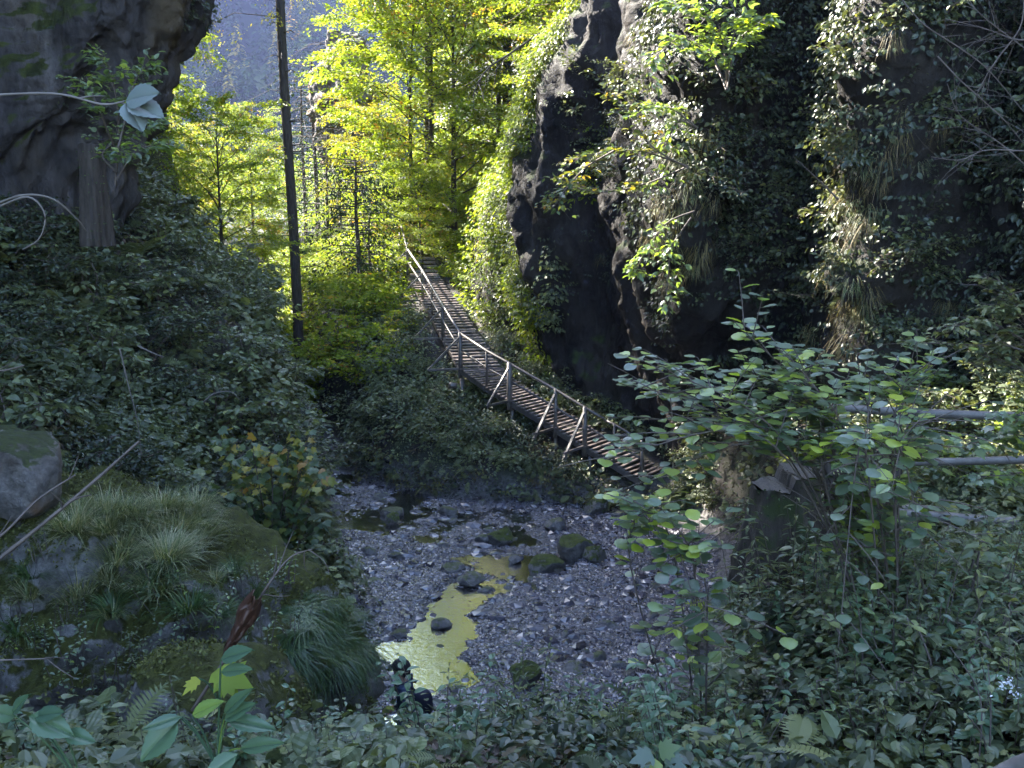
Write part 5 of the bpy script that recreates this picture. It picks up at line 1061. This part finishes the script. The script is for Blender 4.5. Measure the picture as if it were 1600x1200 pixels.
# ------------------------------------------------------------------ foreground twigs and single leaves
Yt = 4.2
tw = [('bare twig curving down across the upper right corner from the top edge', [(1395, -20), (1440, 35), (1500, 75), (1545, 110), (1600, 175), (1650, 230)]), ('bare twig arching below the corner twig down to the right edge', [(1465, 88), (1500, 125), (1545, 165), (1580, 200), (1650, 290)]),
      ('long horizontal bare twig entering from the right edge at cliff height', [(1650, 238), (1600, 236), (1540, 235), (1500, 250), (1455, 245)]), ('bare twig falling steeply from the top right edge', [(1600, -20), (1595, 40), (1560, 90), (1540, 120), (1520, 160)]),
      ('fine bare twig crossing the other corner twigs upwards', [(1650, 110), (1580, 60), (1530, 20), (1500, -20)]), ('bare twig near the right edge bending down to the ledge', [(1650, 300), (1600, 256), (1560, 222), (1500, 180), (1480, 130)]), ('fine bare twig running flat along the top right edge', [(1650, 60), (1590, 62), (1540, 45), (1480, 30)]), ('thin bare twig leaning across the dark cliff gap', [(1310, 312), (1280, 282), (1240, 245)])]
for lab, l_ in tw: branch('bare_twig', lab, [P(px, py, Yt if px > 1330 else 17) for px, py in l_], .0035 if l_[0][0] > 1330 else .02, .0012, 'twig', subs=10, sl=.22, cat='twig')
br_ = branch('leafy_twig', 'thin twig from the left edge holding large wilted pale leaves', [P(-60, 152, 3.0), P(0, 148, 3.0), P(90, 147, 3.0), P(160, 163, 3.0), P(195, 158, 3.0)], 0.0042, .0028, 'twig_pale', subs=2, sl=.06, cat='twig')
ob = np.array(br_.location)
def crumple(pts_px, Y, name, parent, mat):
    """a hanging leaf blade spanned between a left and a right outline, folded and creased"""
    Lr, Rr = pts_px; n = 26; a = smooth_line([P(x, y, Y) for x, y in Lr], n); b = smooth_line([P(x, y, Y) for x, y in Rr], n); rows = []
    for i in range(n):
        t = np.linspace(0, 1, 22); row = a[i] * (1 - t)[:, None] + b[i] * t[:, None]
        row[:, 1] += -.05 * np.sin(np.pi * t) + .02 * np.abs(np.sin(t * 9 + i * .55)) + .012 * vnoise(t * 6, i * .35, 0, 3); row[:, 2] += .012 * np.sin(i * .9 + t * 4) * np.sin(np.pi * t); rows.append(row)
    V = np.array(rows).reshape(-1, 3) - np.array(parent.location)
    o = MB().add(V, grid_faces(n, 22)).build(name, M[mat], parent); md = o.modifiers.new('thick', 'SOLIDIFY'); md.thickness = .0015; return o
mb = MB()
for (bx_, by_), (tx_, ty_), wd_, nz_ in (((196, 158), (258, 142), .62, (-.1, -.9, .6)), ((200, 160), (266, 188), .55, (.3, -.8, .7)), ((197, 160), (228, 214), .6, (.6, -.8, .3))):
    a_, b_ = P(bx_, by_, 3.0), P(bx_ + (tx_ - bx_) * .85, by_ + (ty_ - by_) * .85, 2.96); add_place(mb, T_oval(), (a_ - ob)[None], norm(b_ - a_)[None], norm(np.array(nz_))[None], np.array([np.linalg.norm(b_ - a_)]), wscale=wd_ / .62)
mb.build('leaf', M['leaf_pale'], br_, True)
sticks = [('long bare stick rising from the left edge to the middle of the slope', [P(-60, 915, 4.6), P(0, 872, 4.7), P(90, 800, 4.8), P(155, 745, 4.9), P(217, 690, 5.0)], .0125, .006), ('shorter bare stick beside the long stick at the left edge', [P(-60, 870, 4.8), P(0, 838, 4.8), P(60, 780, 4.9), P(118, 742, 5.0)], .008, .004),
          ('thin pale stick poking in low at the left edge', [P(-40, 1033, 4), P(20, 1031, 4), P(75, 1029, 4)], .005, .003), ('thin pale twig at the left edge of the slope', [P(-30, 582, 5), P(10, 578, 5), P(38, 571, 5)], .006, .003)]
for lab, l_, r0, r1 in sticks: branch('stick', lab, l_, r0, r1, 'twig', subs=2, sl=.15, cat='stick')
dl = branch('dead_stalk', 'leaning dry stalk with a curled brown dead leaf in the left foreground', [P(300, 1110, 2.9), P(345, 1040, 2.9), P(385, 970, 3.0), P(425, 905, 3.0), P(455, 870, 3.1), P(488, 858, 3.1)], .0055, .002, 'twig', subs=6, sl=.14, cat='dry plant')
crumple(([(398, 920), (372, 950), (362, 985), (348, 1015)], [(408, 935), (402, 965), (382, 990), (366, 1012)]), 2.93, 'leaf', dl, 'leaf_brown')
for lab, l_ in (('looped woody vine curling down at the left edge of the slope', [P(-40, 340, 6), P(0, 322, 6), P(45, 308, 6), P(70, 335, 6), P(62, 372, 6), (P(35, 390, 6))]), ('arching pale vine above the looped vine at the left edge', [P(-30, 330, 6.1), P(30, 306, 6.1), P(80, 310, 6.1), P(118, 340, 6.2), P(135, 362, 6.3)]),
                ('pale dead twig hanging on the left slope', [P(187, 545, 15), P(192, 565, 15), P(200, 600, 15), P(215, 660, 15), P(222, 722, 15)]), ('curved pale root on the left slope', [P(318, 628, 17), P(335, 615, 17), P(360, 612, 17), P(375, 625, 17)]), ('leaning broken branch on the left slope', [P(215, 540, 16), P(240, 552, 16), P(258, 558, 16)])):
    branch('vine', lab, l_, .0075 if l_[0][1] < 10 else .016, .004, 'twig_pale', cat='vine')
# big bramble leaves in the very foreground
def big_leaves(name, label, items, Y, mat, tm=T_oval(), stem_from=None, cat='plant'):
    t = thing(name, label, cat, P(*items[0][0], Y)); o_ = np.array(t.location); mbl, mbs = MB(), MB()
    for (bx, by), (tx, ty), wdt in items:
        a, b_ = P(bx, by, Y), P(tx, ty, Y - .04); L_ = np.linalg.norm(b_ - a); add_place(mbl, tm, (a - o_)[None], norm(b_ - a)[None], norm(np.array((RNG.normal() * .2, -.75, .8)))[None], np.array([L_]), rnd=np.array([RNG.random()]), wscale=wdt)
        s0 = P(*stem_from, Y + .05) if stem_from else a - (0, 0, .3); mbs.add(*tube(smooth_line([s0 - o_, lerp(s0, a, .55) - o_ + (0, 0, .02), a - o_], 8), np.linspace(.004, .002, 8), 5, caps=False))
    mbs.build('stems', M['leaf_big'], t); mbl.build('leaves', M[mat], t, True); return t
big_leaves('bramble', 'large bramble leaves close to the camera at the bottom left', [((282, 1122), (218, 1190), .8), ((285, 1120), (222, 1140), .5), ((300, 1118), (350, 1095), .5), ((350, 1125), (400, 1098), .5), ((355, 1125), (432, 1140), .45), ((372, 1178), (318, 1215), .8), ((375, 1170), (445, 1160), .45), ((350, 1115), (395, 1075), .4), ((345, 1030), (395, 1015), .6), ((345, 1050), (395, 1045), .5)], 2.7, 'leaf_big', stem_from=(340, 1200))
big_leaves('bramble', 'bramble spray with pale lobed leaves at the bottom left corner', [((25, 1120), (-20, 1110), .9), ((45, 1118), (115, 1150), .7), ((55, 1120), (100, 1112), .6), ((20, 1115), (45, 1085), .5), ((100, 1145), (150, 1160), .6)], 2.9, 'leaf_big', stem_from=(130, 1230))
big_leaves('bramble', 'bright yellow-green lobed leaves beside the dead stalk', [((345, 1052), (392, 1072), 1.0), ((340, 1045), (372, 1090), .8), ((310, 1060), (285, 1085), .6)], 2.8, 'leaf_bright', TM, stem_from=(345, 1100))
big_leaves('maple_seedling', 'yellow-green lobed leaves at the bottom edge right of the middle', [((1030, 1175), (1062, 1165), .9), ((1020, 1180), (985, 1190), .9), ((1040, 1185), (1075, 1200), .8), ((1030, 1190), (1010, 1215), .8)], 4.0, 'leaf_hazel', TM, stem_from=(1035, 1240))
wf = make_herb('white_flower', 'small plant with white blossoms at the right edge near the bottom', .35, 4, .06, 'leaf_shade', TL, pairs=4); T_offset(wf, P(1565, 1190, 4.2)); mb = MB()
add_place(mb, T1, RNG.normal(size=(60, 3)) * .025 + (0, 0, .36), rdir(60), rdir(60), .016); mb.build('blossom', plain('white_petal', (.6, .6, .62)), wf, False)
cl_ = thing('corner_log', 'pale smooth log end in the bottom right corner', 'log', P(1600, 1195, 3.6)); V, B = tube(smooth_line([P(1530, 1225, 3.6), P(1580, 1200, 3.6), P(1660, 1165, 3.5)], 8), .03, 10, .04); MB().add(V - np.array(cl_.location), B).build('log', M['twig_pale'], cl_)

# ================================================================== PERSON (walking left along the gravel, half hidden by the herbs)
M['skin'] = plain('skin', (.42, .25, .18), .5); M['cap'] = plain('dark_knit', (.018, .016, .02), .9); M['jacket'] = plain('blue_jacket', (.03, .045, .085), .7); M['pack'] = plain('dark_pack', (.012, .013, .03), .7); M['trouser'] = plain('trousers', (.03, .03, .035), .8)
PY = min(np.linspace(11.6, 13.4, 60), key=lambda q: abs(P(636, 1049, q)[2] - 1.74 - float(height(P(636, 1049, q)[:1], np.array([q]))[0]))); pb = P(636, 1049, PY); pz = float(height(pb[:1], np.array([PY]))[0]); print('PERSON', PY, pz, P(636, 1049, PY)); pe = thing('person', 'person in dark cap and blue jacket with backpack, half hidden behind the herbs', 'person', (pb[0], PY, pz))
def skin(name, verts, edges, mat, parent, sub=2):
    me = bpy.data.meshes.new(name); me.from_pydata([v[:3] for v in verts], edges, []); o = bpy.data.objects.new(name, me); C.objects.link(o); o.parent = parent; me.materials.append(M[mat])
    sm = o.modifiers.new('skin', 'SKIN'); sm.use_smooth_shade = True
    for k, v in enumerate(verts):
        r = v[3]; me.skin_vertices[0].data[k].radius = (r, r) if not hasattr(r, '__len__') else r
    me.skin_vertices[0].data[0].use_root = True
    s_ = o.modifiers.new('sub', 'SUBSURF'); s_.levels = sub; s_.render_levels = sub; return o
# facing -X; left side of the body is at -Y
BVt = [(0, 0, .92, (.13, .15)), (.0, 0, 1.12, (.11, .14)), (-.02, 0, 1.32, (.12, .17)), (-.04, 0, 1.44, .075), (-.06, 0, 1.50, .055), (-.075, 0, 1.57, .085), (-.08, 0, 1.64, .09), (-.155, 0, 1.565, .02),
       (-.03, -.17, 1.39, .06), (.03, -.22, 1.12, .045), (-.12, -.21, .92, .034), (-.15, -.20, .87, .035), (-.03, .17, 1.39, .06), (-.02, .22, 1.12, .045), (-.2, .2, 1.0, .034), (-.24, .2, .97, .035),
       (0, -.09, .86, .095), (-.12, -.09, .48, .06), (-.06, -.09, .09, .045), (-.2, -.09, .04, .035), (0, .09, .86, .095), (.12, .09, .5, .06), (.32, .09, .14, .045), (.22, .09, .05, .035)]
BE = [(0, 1), (1, 2), (2, 3), (3, 4), (4, 5), (5, 6), (5, 7), (2, 8), (8, 9), (9, 10), (10, 11), (2, 12), (12, 13), (13, 14), (14, 15), (0, 16), (16, 17), (17, 18), (18, 19), (0, 20), (20, 21), (21, 22), (22, 23)]
for hv, (hx_, hy_, hz_) in ((11, (-.15, -.20, .87)), (15, (-.24, .2, .97))):
    for k in range(5):
        i = len(BVt); a = (k - 1.5) * .02; L_ = (.075, .085, .08, .065, .05)[k]
        if k < 4: BVt += [(hx_ - .02, hy_ + a, hz_ - .04, .009), (hx_ - .035, hy_ + a, hz_ - .04 - L_ * .5, .008), (hx_ - .02, hy_ + a, hz_ - .04 - L_, .006)]
        else: BVt += [(hx_ - .04, hy_ - .02, hz_ - .01, .010), (hx_ - .06, hy_ - .02, hz_ - .03, .009), (hx_ - .065, hy_ - .015, hz_ - .06, .007)]
        BE += [(hv, i), (i, i + 1), (i + 1, i + 2)]
skin('body', BVt, BE, 'skin', pe)
skin('jacket', [(0, 0, .86, (.155, .175)), (.0, 0, 1.12, (.135, .165)), (-.02, 0, 1.33, (.14, .185)), (-.045, 0, 1.46, .075), (-.03, -.17, 1.39, .08), (.03, -.22, 1.12, .062), (-.10, -.212, .95, .05), (-.03, .17, 1.39, .08), (-.02, .22, 1.12, .062), (-.18, .202, 1.01, .05)], [(0, 1), (1, 2), (2, 3), (2, 4), (4, 5), (5, 6), (2, 7), (7, 8), (8, 9)], 'jacket', pe)
skin('trousers', [(0, 0, .93, (.14, .16)), (0, -.09, .85, .11), (-.12, -.09, .48, .078), (-.06, -.09, .10, .065), (0, .09, .85, .11), (.12, .09, .5, .078), (.31, .09, .15, .065)], [(0, 1), (1, 2), (2, 3), (0, 4), (4, 5), (5, 6)], 'trouser', pe)
skin('backpack', [(.17, 0, .98, (.10, .14)), (.19, 0, 1.18, (.12, .15)), (.16, 0, 1.36, (.09, .12))], [(0, 1), (1, 2)], 'pack', pe)
for s_ in (-1, 1): MB().add(*tube(smooth_line([(.10, s_ * .1, 1.38), (-.05, s_ * .11, 1.47), (-.17, s_ * .12, 1.3), (-.05, s_ * .16, 1.08), (.1, s_ * .12, 1.0)], 14), .016, 6)).build('strap', M['pack'], pe)
for s_, nm in ((-1, 'shoe'), (1, 'shoe')):
    q = (-.06, -.09, .04) if s_ < 0 else (.27, .09, .08); skin(nm, [(q[0] + .05, q[1], q[2], .05), (q[0] - .08, q[1], q[2] - .005, .05), (q[0] - .17, q[1], q[2] - .01, .038)], [(0, 1), (1, 2)], 'cap', pe)
v, f = icosphere(3); c_ = v.copy(); k = c_[:, 2] < -.05; c_[k, 2] = -.05 - (c_[k, 2] + .05) * -.25
c_ = c_ * (.118, .095, .11); MB().add(c_ + (-.07, 0, 1.63), f).build('cap', M['cap'], pe)
br2 = v * (.06, .08, .008); MB().add(br2 + (-.17, 0, 1.635), f).build('cap_brim', M['cap'], pe)
MB().add(*tube(smooth_line([(-.155, -.05, 1.595), (-.10, -.097, 1.60), (0, -.088, 1.60), (.03, -.03, 1.59)], 10), .006, 5)).build('glasses_strap', M['twig_pale'], pe)
for s_ in (-1, 1): e, g_ = icosphere(1); MB().add(e * (.008, .012, .009) + (-.158, s_ * .033, 1.598), g_).build('eye', M['cap'], pe)
hr = v * (.075, .088, .07); MB().add(hr + (-.03, 0, 1.575), f).build('hair', M['cap'], pe)

# ================================================================== HAZE
m, nt_, out = new_mat('haze'); L = nt_.links.new; pv = nd(nt_, 'VolumePrincipled'); pv.inputs['Color'].default_value = (.42, .52, 1.0, 1); pv.inputs['Density'].default_value = .00026; pv.inputs['Anisotropy'].default_value = .2
L(pv.outputs[0], out.inputs[1])
bx = np.array([(x, y, z) for x in (-330, 330) for y in (-40, 720) for z in (-8, 130)], float)
hz_ = mesh_obj('haze', bx, [np.array([(0, 1, 3, 2), (4, 6, 7, 5), (0, 4, 5, 1), (2, 3, 7, 6), (0, 2, 6, 4), (1, 5, 7, 3)])], m, smooth=False); hz_['kind'] = 'stuff'

# ------------------------------------------------------------------ labels of repeats: say where each one stands
COLS = ['at the left edge', 'far left', 'on the left', 'left of centre', 'just left of centre', 'just right of centre', 'right of centre', 'on the right', 'far right', 'at the right edge']
ROWS = ['very high', 'high up', 'quite high', 'above the middle', 'below the middle', 'quite low', 'low down', 'very low']
cnt = {}
for o in C.objects:
    if o.parent is None and 'label' in o: cnt[o['label']] = cnt.get(o['label'], 0) + 1
for o in C.objects:
    if o.parent is None and 'label' in o and cnt.get(o['label'], 0) > 3:
        u, v = proj(np.array([tuple(o.location)])); lab = o['label'] + ', ' + COLS[int(np.clip(u[0] / 160, 0, 9))] + ', ' + ROWS[int(np.clip(v[0] / 150, 0, 7))]
        if len(lab.split()) <= 16: o['label'] = lab
